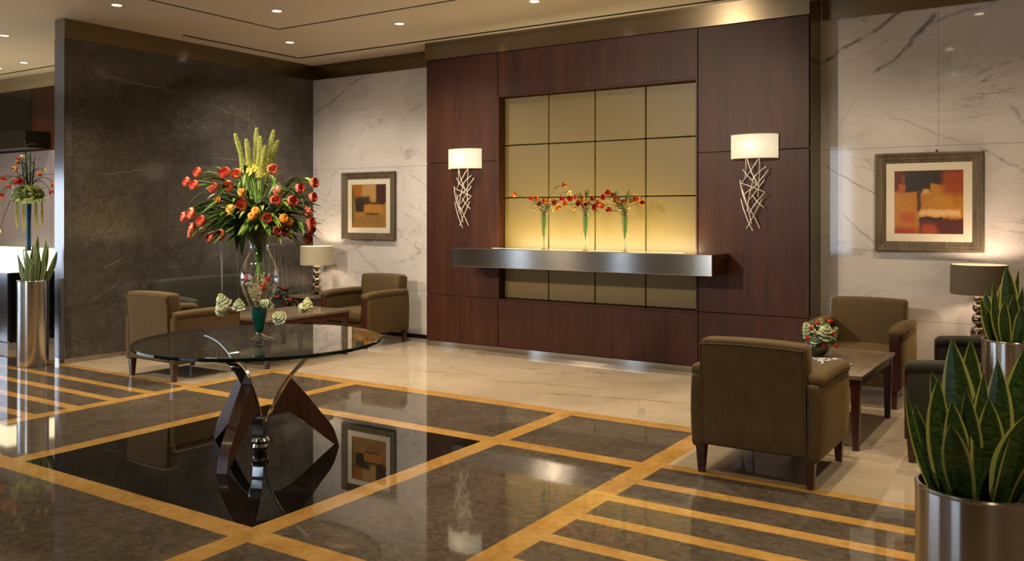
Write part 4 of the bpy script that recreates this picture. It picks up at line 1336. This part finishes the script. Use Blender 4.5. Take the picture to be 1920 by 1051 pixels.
# foxtail spikes on top
for (tx, ty, bx_, dep) in ((442, 251, 462, -0.02), (466, 262, 472, -0.05), (481, 240, 479, 0.0), (493, 257, 487, -0.06), (513, 244, 500, 0.0), (518, 262, 498, 0.05), (458, 285, 470, 0.06), (504, 275, 492, -0.08), (474, 268, 476, 0.06)):
    tip = bp(tx, ty, dep); b0 = bp(bx_, 335, dep * 0.4)
    t_ = thing('foxtail_lily', 'tall lime green foxtail spike crowning the centrepiece bouquet', 'flower', neck, 0, 'lime foxtail spikes of the tall centrepiece')
    stem_part([Vector((0, 0, 0)), (b0 - neck) * 0.6, b0 - neck, b0.lerp(tip, 0.5) - neck], 0.004, M['stem'], t_)
    bm = bmesh.new()
    nfl = 230
    ax = (tip - b0)
    mid = b0.lerp(tip, 0.5) + RT * ((bx_ - tx) * 0.0006)
    cur = bez(b0, mid, tip, 20)
    for k in range(nfl):
        s = (k + 0.5) / nfl
        c0 = cur[min(20, int(s * 20))]
        rr = 0.0215 * (1 - s) ** 0.5 * (0.75 + 0.25 * math.sin(s * 9)) + 0.003
        a = k * 2.399
        q = c0 + (ax.normalized() * (s * 20 - int(s * 20)) * ax.length / 20) + (RT * math.cos(a) + FW * math.sin(a)) * rr
        up_ = (RT * math.cos(a) + FW * math.sin(a)) * 0.006 + UPV * 0.008
        sz = 0.0060 * (1.2 - 0.6 * s)
        v0 = bm.verts.new(q - neck - up_ * 0.6); v3 = bm.verts.new(q - neck + up_)
        sd = (RT * -math.sin(a) + FW * math.cos(a)) * sz
        n_ = (RT * math.cos(a) + FW * math.sin(a)) * sz
        r4 = [bm.verts.new(q - neck + w_) for w_ in (sd, n_, -sd, -n_)]
        for i in range(4):
            bm.faces.new((v0, r4[i], r4[(i + 1) % 4])); bm.faces.new((v3, r4[(i + 1) % 4], r4[i]))
    link('flower_spike', bm, M['foxtail'], t_, True, 60)
# loose greenery between the flowers
bm = bmesh.new()
for k in range(230):
    a = rnd.uniform(0, 2 * PI); el = rnd.uniform(-0.5, 0.6)
    d = Vector((math.cos(a) * math.cos(el), math.sin(a) * math.cos(el), math.sin(el) * 0.8))
    c0 = Vector((0, 0, 0.22))
    r0 = rnd.uniform(0.03, 0.2); r1 = r0 + rnd.uniform(0.12, 0.26)
    r1 = min(r1, 0.42)
    p0 = c0 + d * r0; p2 = c0 + d * r1 - UPV * rnd.uniform(0.0, 0.08)
    p1 = p0.lerp(p2, 0.5) + UPV * rnd.uniform(0.0, 0.05)
    blade(bm, p0, p1, p2, rnd.uniform(0.025, 0.05), None, 4, 8, 0.22, 'oval', mi=rnd.choice([0, 0, 1, 2, 2]))
for k in range(26):   # leaves filling the neck and drooping over the rim
    a = 2 * PI * k / 26 + rnd.uniform(-.1, .1)
    d = Vector((math.cos(a), math.sin(a), 0))
    blade(bm, d * 0.02 + UPV * -0.09, d * 0.05 + UPV * 0.05, d * rnd.uniform(0.08, 0.15) + UPV * rnd.uniform(0.12, 0.25), rnd.uniform(0.03, 0.05), None, 4, 8, 0.2, 'lance', mi=rnd.choice([0, 0, 2]))
g_ = link('greenery', bm, [M['leaf'], M['leaf_lime'], M['leaf_dark']], None, True, 80)
g_.location = neck
tag(g_, 'mass of long green leaves filling the centrepiece bouquet', 'foliage', None, 'stuff')
for (px, py, ex, ey, mm) in ((450, 372, 352, 404, 'leaf'), (470, 350, 412, 313, 'leaf_lime'), (520, 345, 553, 318, 'leaf_lime'), (540, 350, 588, 343, 'leaf_lime'), (440, 400, 378, 458, 'leaf_lime'), (450, 420, 400, 462, 'leaf_lime'),
                         (560, 385, 612, 388, 'leaf_dark'), (462, 405, 455, 470, 'leaf_dark'), (470, 405, 464, 480, 'leaf_dark'), (448, 395, 452, 450, 'leaf'), (530, 420, 575, 470, 'leaf_dark'), (545, 400, 598, 440, 'leaf'), (440, 415, 390, 440, 'leaf'), (430, 380, 358, 396, 'leaf_lime')):
    p0 = bp(px, py, -0.16); p2 = bp(ex, ey, -0.12)
    t_ = thing('long_leaf', 'long arching leaf blade sticking out of the centrepiece bouquet', 'leaf', neck, 0, 'long leaf blades of the tall centrepiece')
    bm = bmesh.new()
    blade(bm, p0 - neck, p0.lerp(p2, 0.5) - neck + UPV * 0.03, p2 - neck, 0.042, None, 4, 12, 0.2, 'oval')
    link('leaf_blade', bm, M[mm], t_, True, 80)
    stem_part([Vector((0, 0, 0)), (p0 - neck) * 0.5 + UPV * 0.03, p0 - neck], 0.003, M['stem'], t_)

# stems inside the vase, twigs and red flowers in its bowl
bm = bmesh.new()
for k in range(22):
    a = rnd.uniform(0, 2 * PI)
    r0, r1 = rnd.uniform(0.0, 0.035), rnd.uniform(0.0, 0.042)
    tube(bm, bez((r0 * math.cos(a), r0 * math.sin(a), 0.30 + rnd.uniform(0, 0.12)), (0, 0, 0.5), (r1 * math.cos(a + 2), r1 * math.sin(a + 2), 0.62), 5), 0.0035, 6)
o = link('bouquet_stems', bm, M['stem'], None)
o.location = (VX, VY, VZ)
tag(o, 'bundle of green stems inside the neck of the tall vase', 'stems', None, 'stuff')
bm = bmesh.new()
for k in range(170):
    a = rnd.uniform(0, 2 * PI); r1 = rnd.uniform(0.01, 0.085); z1 = rnd.uniform(0.24, 0.43)
    r1 = min(r1, 0.02 + (z1 - 0.2) * 0.45)
    tube(bm, [(0.02 * math.cos(a), 0.02 * math.sin(a), 0.21), (r1 * math.cos(a), r1 * math.sin(a), z1)], 0.0011, 5)
    bmesh.ops.create_icosphere(bm, subdivisions=1, radius=rnd.uniform(0.004, 0.009), matrix=Matrix.Translation((r1 * math.cos(a), r1 * math.sin(a), z1)))
o = link('dried_twigs', bm, M['twig'], None)
o.location = (VX, VY, VZ)
tag(o, 'tangle of pale dried twigs and buds in the bowl of the tall vase', 'twigs', None, 'stuff')
for (px, py, dep) in ((467, 517, -0.05), (504, 522, -0.04), (497, 536, -0.06)):
    p = bp(px, py, dep)
    t_ = thing('rose', 'small red bloom inside the glass bulb of the tall vase', 'flower', (VX, VY, VZ + 0.21), 0, 'red blooms inside the tall vase')
    q = p - Vector((VX, VY, VZ + 0.21))
    stem_part([Vector((0, 0, 0)), q * 0.5, q], 0.002, M['stem_dark'], t_)
    bloom(B_red, q, (-FW + UPV * 0.5), t_, 'bloom', 0.8)
# cream roses hanging on clear threads round the vase, and dark sprigs with red buds
for i, (px, py, dep, topx) in enumerate(((420, 563, -0.03, 416), (422, 577, -0.06, 423), (462, 566, -0.16, 458), (507, 563, -0.15, 505), (515, 567, -0.12, 516), (529, 590, -0.10, 530), (576, 567, 0.0, 572), (572, 575, -0.03, 570))):
    p = bp(px, py, dep); q = bp(topx, 452, dep)
    t_ = thing('rose', 'cream green rose hanging on a thread beside the tall vase', 'flower', p, 0, 'hanging cream roses of the tall centrepiece')
    bloom(B_cream, (0, 0, 0), (-FW * 0.5 + UPV * (0.3 if i % 2 else 0.9) + RT * rnd.uniform(-.5, .5)), t_, 'bloom', (1.05, 0.85, 0.85, 0.6, 0.55, 0.95, 0.75, 0.7)[i])
    bm = bmesh.new(); tube(bm, [Vector((0, 0, 0)), q - p], 0.0011 if i < 2 else 0.0004, 5); link('thread', bm, M['thread'], t_)
    bm = bmesh.new()
    for a in (0.5, 2.6, 4.4):
        d = RT * math.cos(a) + FW * math.sin(a)
        blade(bm, (0, 0, -0.01), d * 0.03 + UPV * -0.01, d * 0.06 + UPV * -0.012, 0.022, None, 2, 6, 0.2, 'oval')
    link('foliage', bm, M['leaf'], t_, True, 80)
for (px, py, dep) in ((536, 545, -0.06), (545, 566, -0.05), (527, 560, -0.08)):
    p = bp(px, py, dep); q = bp(px - 8, 452, dep)
    t_ = thing('sprig', 'dark leafy sprig with a red bud hanging right of the tall vase', 'sprig', p, 0, 'dark hanging sprigs of the tall centrepiece')
    bm = bmesh.new()
    for k in range(9):
        a = k * 2.4; d = RT * math.cos(a) + FW * math.sin(a)
        blade(bm, (0, 0, 0.0), d * 0.03 + UPV * 0.02, d * 0.07 + UPV * rnd.uniform(-0.04, 0.05), 0.028, None, 2, 6, 0.2, 'oval')
    link('foliage', bm, M['leaf_dark'], t_, True, 80)
    bloom(B_red, (0, 0, 0.02), (-FW + UPV * 0.8), t_, 'bud', 0.62)
    bm = bmesh.new(); tube(bm, [Vector((0, 0, 0)), q - p], 0.0004, 5); link('thread', bm, M['thread'], t_)

# ------------------------------------------------------------------ three slim vases on the steel shelf
SVY = 7.93
def sp(px, py, Y=SVY):
    # a point above the shelf at depth Y
    tx = (px - 960) / 1642.05
    d = FW + RT * tx + UPV * (401.4 - py) / 1642.05
    k = Y / d.y
    return Vector((d.x * k, d.y * k, 1.56 + d.z * k))
sv = None
vloc = []
for i, px in enumerate((1020, 1098, 1172)):
    X = sp(px, 440).x
    vloc.append(X)
    lab = ('slim footed clear glass vase on the shelf, leftmost of three', 'slim footed clear glass vase on the shelf, middle of three', 'slim footed clear glass vase on the shelf, rightmost of three')[i]
    if sv is None:
        sv = thing('slim_vase', lab, 'vase', (X, SVY, SZ1 + 0.001), 0, 'slim glass vases on the steel shelf')
        bm = bmesh.new()
        lathe(bm, [(0, 0.004), (0.035, 0.002), (0.036, 0.004), (0.012, 0.014), (0.006, 0.03), (0.006, 0.10), (0.014, 0.13)], 32)
        link('foot', bm, M['glass_bright'], sv)
        bm = bmesh.new()
        lathe(bm, [(0.0, 0.125), (0.012, 0.128), (0.022, 0.17), (0.030, 0.25), (0.036, 0.33), (0.043, 0.375)], 32)
        link('flute', bm, M['glass_flute'], sv)
        bm = bmesh.new()
        tube(bm, [(0.043 * math.cos(a), 0.043 * math.sin(a), 0.375) for a in [2 * PI * k / 24 for k in range(25)]], 0.003, 6)
        link('rim', bm, M['glass_bright'], sv)
    else:
        dup(sv, (X, SVY, SZ1 + 0.001), 0, lab)
rnd = random.Random(5)
for i, X in enumerate(vloc):
    bm = bmesh.new()
    for k in range(9):
        a = k * 0.7
        r0 = 0.008; r1 = 0.022
        tube(bm, [(r0 * math.cos(a), r0 * math.sin(a), 0.14 + 0.012 * (k % 3)), (r1 * math.cos(a), r1 * math.sin(a), 0.36)], 0.0042, 6)
    o = link('cut_stems', bm, M['stem'], None)
    o.location = (X, SVY, SZ1)
    tag(o, ('bright green cut stems inside the leftmost shelf vase', 'bright green cut stems inside the middle shelf vase', 'bright green cut stems inside the rightmost shelf vase')[i], 'stems', None, 'stuff')
SF = [(968, 368, 0), (997, 376, 3), (1000, 390, 2), (1055, 348, 1), (1066, 361, 2), (1071, 372, 3), (1052, 377, 3), (1080, 372, 0), (1076, 390, 2), (1098, 387, 0), (1110, 373, 0), (1034, 391, 2), (1085, 383, 3), (1141, 362, 3),
      (1146, 378, 2), (1143, 397, 3), (1155, 372, 0), (1176, 386, 2), (1189, 372, 0), (1202, 382, 3), (1160, 385, 1), (1012, 383, 3), (1120, 381, 0), (1045, 386, 1), (1128, 371, 3), (1168, 376, 0), (1093, 378, 1), (1020, 378, 0), (1028, 380, 1), (1062, 383, 0), (1038, 378, 3), (1104, 383, 2), (1150, 368, 1), (1183, 379, 1), (1113, 386, 3), (1133, 384, 0), (1007, 376, 0), (1196, 376, 1), (1163, 392, 2)]
for (px, py, kind) in SF:
    Y = SVY + rnd.uniform(-0.10, 0.10)
    p = sp(px, py, Y)
    X = min(vloc, key=lambda v: abs(v - p.x) + (0.25 if False else 0))
    base = Vector((X, SVY, SZ1 + 0.34))
    t_ = thing('flame_lily', 'small red and yellow lily in the slim vases on the shelf', 'flower', base, 0, 'red and yellow lilies on the steel shelf')
    q = p - base
    m = Vector((q.x * 0.35, q.y * 0.35, max(q.z, 0.05) + 0.035))
    stem_part(bez((0, 0, 0), m, q, 6), 0.0022, M['stem_dark'], t_)
    me = [B_flame[0], B_flame[1], B_flame[2], B_flame_red][kind]
    bloom(me, q, (Vector((q.x, 0, 0)) * 1.2 - FW * 0.5 + UPV * rnd.uniform(-0.2, 0.5)), t_, 'bloom', rnd.uniform(0.95, 1.25))
    bm = bmesh.new()
    for k in range(6):
        b0 = bez((0, 0, 0), m, q, 6)[rnd.choice([2, 3, 4, 5])]
        a = rnd.uniform(0, 6.28)
        d = Vector((math.cos(a), 0.5 * math.sin(a), rnd.uniform(-.3, .4)))
        blade(bm, b0, b0 + d * 0.03, b0 + d * 0.065, 0.014, None, 2, 5, 0.2, 'oval')
    link('foliage', bm, M['leaf_dark'], t_, True, 80)
for (px, py, ex, ey) in ((1098, 375, 1102, 352), (1090, 378, 1085, 358), (1150, 372, 1158, 355), (1172, 384, 1183, 352), (1108, 390, 1120, 398)):
    p0, p2 = sp(px, py), sp(ex, ey)
    X = min(vloc, key=lambda v: abs(v - p0.x))
    base = Vector((X, SVY, SZ1 + 0.34))
    t_ = thing('leaf_spray', 'green leaf spray standing among the lilies on the shelf', 'leaf', base, 0, 'leaf sprays on the steel shelf')
    bm = bmesh.new()
    for k in (-1, 0, 1):
        blade(bm, p0 - base, (p0 + p2) / 2 - base + Vector((k * 0.02, 0, 0.01)), p2 - base + Vector((k * 0.03, 0, -abs(k) * 0.02)), 0.022, None, 2, 6, 0.2, 'oval')
    link('foliage', bm, M['leaf'], t_, True, 80)
    stem_part([Vector((0, 0, 0)), p0 - base], 0.002, M['stem_dark'], t_)

# ------------------------------------------------------------------ flower bowl and magazine on the right coffee table
FBX, FBY = -1.675, 6.76
bowl = thing('glass_flower_bowl', 'small round clear glass bowl of flowers on the right coffee table', 'bowl', (FBX, FBY, 0.501))
bm = bmesh.new()
lathe(bm, [(0, 0.002), (0.045, 0.002), (0.075, 0.03), (0.086, 0.065), (0.080, 0.10), (0.065, 0.125)], 40)
link('glass_wall', bm, M['glass'], bowl)
bm = bmesh.new()
lathe(bm, [(0, 0.008), (0.043, 0.008), (0.072, 0.034), (0.082, 0.065), (0.0, 0.066)], 32)
link('wet_leaves', bm, M['leaf_dark'], bowl)
rnd = random.Random(9)
for i, (x, y, z, me, s_) in enumerate(((-0.055, -0.05, 0.185, B_hyd, 0.95), (0.06, -0.045, 0.18, B_hyd, 1.0), (0.0, 0.06, 0.20, B_hyd, 1.0), (-0.09, 0.03, 0.165, B_hyd, 0.8), (0.095, 0.04, 0.165, B_hyd, 0.8), (0.0, -0.075, 0.145, B_hyd, 0.75))):
    t_ = thing('hydrangea', 'pale green hydrangea head in the flower bowl on the right coffee table', 'flower', (FBX, FBY, 0.57), 0, 'hydrangeas in the flower bowl')
    q = Vector((x, y, z - 0.07))
    stem_part([(x * 0.2, y * 0.2, 0), q], 0.003, M['stem_dark'], t_)
    bloom(me, q, (x * 5, y * 5, 0.8), t_, 'bloom', s_ * 1.12)
for (px, py) in ((1551, 600), (1540, 648), (1562, 650), (1515, 612), (1508, 630), (1556, 622), (1528, 602)):
    tx = RT * ((px - 1537) * 0.0040)
    p = Vector((FBX, FBY, 0)) + tx - FW * 0.10 + UPV * (1.56 - (py - 401.4) * 0.00398)
    t_ = thing('rose', 'small dark red rose in the flower bowl on the right coffee table', 'flower', (FBX, FBY, 0.57), 0, 'red roses in the flower bowl')
    q = p - Vector((FBX, FBY, 0.57))
    q.z = max(q.z, 0.02)
    stem_part([(0, 0, 0.0), q * 0.5 + UPV * 0.03, q], 0.0025, M['stem_dark'], t_)
    bloom(B_red, q, (-FW + UPV * 0.6 + tx * 8), t_, 'bloom', 0.62)
bm = bmesh.new()
for k in range(26):
    a = rnd.uniform(0, 6.28); el = rnd.uniform(-0.1, 1.2)
    d = Vector((math.cos(a) * math.cos(el), math.sin(a) * math.cos(el), math.sin(el)))
    blade(bm, d * 0.04 + UPV * 0.05, d * 0.10 + UPV * 0.06, d * rnd.uniform(0.13, 0.17) + UPV * 0.04, 0.03, None, 2, 6, 0.2, 'oval')
o = link('bowl_foliage', bm, M['leaf_dark'], None, True, 80)
o.location = (FBX, FBY, 0.57)
tag(o, 'dark green leaves between the hydrangeas in the flower bowl', 'foliage', None, 'stuff')
t = NT('magazine_cover')
n = t.noise(t.obj(), 28, 3, 0.6)
t.bsdf(t.ramp(n, [(0.46, (0.02, 0.02, 0.02)), (0.5, (0.72, 0.72, 0.72))]), 0.25)
mg = thing('magazine', 'black and white magazine lying beside the flower bowl on the table', 'magazine', (-1.52, 6.52, 0.501), 0.5)
link('cover', bx(-0.105, 0.105, -0.14, 0.14, 0.0058, 0.0068), t.m, mg, False)
link('pages', bx(-0.103, 0.104, -0.138, 0.138, 0.0, 0.0058), M['mat_board'], mg, False)

# ------------------------------------------------------------------ reception desk and its tall arrangement at the far left
DX = -10.38
dk = thing('reception_desk', 'dark reception desk with a glowing cream counter at the far left edge', 'desk', (-12.2, 5.75, 0))
D0 = Vector((-12.2, 5.75, 0))
link('desk_body', lo(dk, bx(-14.6, DX, 5.28, 6.28, 0.075, 0.885, bev=0.004, seg=1)), M['black'], dk, False)
link('front_panel', lo(dk, bx(-14.6, DX - 0.012, 5.262, 5.279, 0.09, 0.88, bev=0.002, seg=1)), M['end_cap'], dk, False)
link('glowing_counter', lo(dk, bx(-14.6, DX + 0.01, 5.25, 6.30, 0.886, 1.115, bev=0.003, seg=1)), M['glow_top'], dk, False)
link('plinth', lo(dk, bx(-14.6, DX - 0.01, 5.265, 6.26, 0.0, 0.074)), M['white_trim'], dk, False)
BX, BY, BZ = -10.80, 5.72, 1.116
bv = thing('blue_vase', 'tall slender dark blue vase on the reception counter behind the left planter', 'vase', (BX, BY, BZ))
bm = bmesh.new()
lathe(bm, [(0, 0), (0.07, 0), (0.07, 0.008), (0.028, 0.02), (0.026, 0.3), (0.034, 0.6), (0.045, 0.735), (0.04, 0.735), (0, 0.72)], 32)
link('body', bm, M['blue_glass'], bv)
def rp(px, py, dep=0.0):
    D = 10.70
    return Vector((BX, BY, 0)) + RT * ((px - 57) * D / 1642.05) + FW * dep + UPV * (1.56 - (py - 401.4) * D / 1642.05)
rnd = random.Random(31)
mb = thing('moss_ball', 'round clump of moss and lime leaves crowning the blue vase', 'foliage', (BX, BY, 1.80))
bm = bmesh.new()
bmesh.ops.create_icosphere(bm, subdivisions=4, radius=1.0)
for v in bm.verts:
    d = v.co.normalized()
    k = 1 + 0.18 * mnoise.noise(d * 6) + 0.10 * mnoise.noise(d * 15)
    v.co = Vector((d.x * 0.165 * k, d.y * 0.165 * k, d.z * 0.115 * k))
link('moss', bm, M['moss'], mb, True, 80)
bm = bmesh.new()
for k in range(60):
    a = rnd.uniform(0, 6.28); z = rnd.uniform(-0.8, 0.9)
    d = Vector((math.cos(a) * 0.16, math.sin(a) * 0.16, z * 0.10))
    blade(bm, d * 0.8, d * 1.05 + UPV * 0.01, d * 1.25 + Vector((rnd.uniform(-.05, .05), rnd.uniform(-.05, .05), rnd.uniform(-.02, .03))), 0.03, None, 2, 5, 0.2, 'oval')
link('foliage', bm, M['leaf_lime'], mb, True, 80)
for i, px in enumerate((32, 42, 52, 66, 71, 81)):
    p = rp(px, 390, rnd.uniform(-0.12, 0.1))
    t_ = thing('hanging_pod', 'long yellow green pod hanging below the moss ball by the reception', 'pod', (p.x, p.y, 1.74), 0, 'hanging pods of the reception arrangement')
    bm = bmesh.new()
    L_ = rnd.uniform(0.26, 0.42)
    tube(bm, [(0, 0, 0.0), (0.003, 0, -0.06), (0, 0, -0.12), (0, 0.003, -L_ * 0.8), (0, 0, -L_)], [0.004, 0.012, 0.016, 0.014, 0.004], 8)
    link('pod_body', bm, M['pod'], t_)
HF = [(31, 300, 3), (3, 318, 3), (22, 312, 1), (78, 320, 2), (76, 321, 0), (4, 337, 3), (18, 338, 3), (40, 335, 3), (47, 336, 3), (55, 340, 3), (8, 362, 3), (95, 340, 0), (93, 355, 3), (2, 377, 2), (8, 429, 2), (62, 356, 2), (45, 308, 1), (50, 290, 2), (34, 345, 3)]
for (px, py, kind) in HF:
    p = rp(px, py, rnd.uniform(-0.15, 0.15))
    base = Vector((BX, BY, 1.84))
    t_ = thing('heliconia', 'red and yellow bloom on a long stem above the blue vase by the reception', 'flower', base, 0, 'red and yellow blooms of the reception arrangement')
    q = p - base
    m = Vector((q.x * 0.4, q.y * 0.4, max(q.z, 0.1) + 0.15))
    stem_part(bez((0, 0, 0), m, q, 7), 0.0045, M['stem_dark'], t_)
    bloom([B_flame[0], B_flame[1], B_flame[2], B_flame_red][kind], q, Vector((q.x, q.y, rnd.uniform(-0.5, 0.2))), t_, 'bloom', rnd.uniform(1.1, 1.5))
for (dx, h_) in ((-0.03, 0.62), (0.02, 0.50), (0.06, 0.42), (-0.07, 0.46)):
    base = Vector((BX, BY, 1.84))
    t_ = thing('upright_branch', 'thick upright green stem rising from the moss ball by the reception', 'branch', base, 0, 'upright stems of the reception arrangement')
    bm = bmesh.new()
    tube(bm, [RT * dx * 0.5, RT * dx + UPV * h_ * 0.5, RT * dx * 1.2 + UPV * h_], [0.009, 0.008, 0.005], 7)
    link('stem', bm, M['stem_dark'], t_)
    bm = bmesh.new()
    for k in range(7):
        c0 = RT * dx + UPV * (h_ * (0.3 + 0.1 * k)); a = k * 2.2
        d = RT * math.cos(a) + FW * math.sin(a)
        blade(bm, c0, c0 + d * 0.05 + UPV * 0.03, c0 + d * 0.10 + UPV * 0.02, 0.03, None, 2, 5, 0.2, 'oval')
    link('foliage', bm, M['leaf'], t_, True, 80)

# ------------------------------------------------------------------ labels that tell the flowers apart
bpy.context.view_layer.update()
ORD = ['first', 'second', 'third', 'fourth', 'fifth', 'sixth', 'seventh', 'eighth', 'ninth', 'tenth', 'eleventh', 'twelfth', 'thirteenth', 'fourteenth', 'fifteenth', 'sixteenth']
def sight(o):
    ch = [c for c in o.children if c.name.split('.')[0] in ('bloom', 'flower_spike', 'leaf_blade', 'pod_body', 'foliage', 'stem')]
    ch.sort(key=lambda c: ('bloom', 'flower_spike', 'leaf_blade', 'pod_body', 'foliage', 'stem').index(c.name.split('.')[0]))
    c = ch[0]
    bb = [c.matrix_world @ Vector(v) for v in c.bound_box]
    p = sum(bb, Vector()) / 8
    d = (p - cam.location).dot(FW)
    return ((p - cam.location).dot(RT) / d, p.z, d)
def relabel(group, noun, place, tiers):
    obs = [(sight(o), o) for o in bpy.data.objects if o.get('group') == group]
    obs.sort(key=lambda q: -q[0][1])
    n = len(tiers)
    for k, tn in enumerate(tiers):
        part = obs[len(obs) * k // n: len(obs) * (k + 1) // n]
        part.sort(key=lambda q: q[0][0])
        for i, (_, o) in enumerate(part):
            o['label'] = '%s%s %s, %s from the left' % (tn + ' ' if tn else '', noun, place, ORD[i])
T3 = ['topmost tier', 'middle tier', 'lowest tier']
relabel('coral tulips of the tall centrepiece', 'coral tulip', 'of the centrepiece bouquet', ['upper', 'middle-height', 'low'])
relabel('orange blooms of the tall centrepiece', 'small orange bloom', 'among the centrepiece tulips', [''])
relabel('yellow blooms of the tall centrepiece', 'yellow bloom', 'under the lime foxtail spikes', [''])
relabel('lime foxtail spikes of the tall centrepiece', 'lime green foxtail spike', 'crowning the centrepiece bouquet', [''])
relabel('long leaf blades of the tall centrepiece', 'long leaf blade', 'sticking out of the centrepiece bouquet', ['upper', 'lower'])
relabel('hanging cream roses of the tall centrepiece', 'cream green rose', 'hanging round the tall vase', [''])
relabel('dark hanging sprigs of the tall centrepiece', 'dark leafy sprig', 'hanging right of the tall vase', [''])
relabel('red blooms inside the tall vase', 'small red bloom', 'inside the tall vase', [''])
relabel('red and yellow lilies on the steel shelf', 'small red or yellow lily', 'of the shelf vases', ['upper', 'middle-height', 'low'])
relabel('leaf sprays on the steel shelf', 'green leaf spray', 'among the shelf lilies', [''])
relabel('hydrangeas in the flower bowl', 'pale green hydrangea head', 'in the flower bowl', [''])
relabel('red roses in the flower bowl', 'small dark red rose', 'in the flower bowl', [''])
relabel('hanging pods of the reception arrangement', 'yellow green pod', 'hanging below the moss ball', [''])
relabel('red and yellow blooms of the reception arrangement', 'red or yellow bloom', 'above the blue vase', ['upper', 'lower'])
relabel('upright stems of the reception arrangement', 'upright green stem', 'rising from the moss ball', [''])
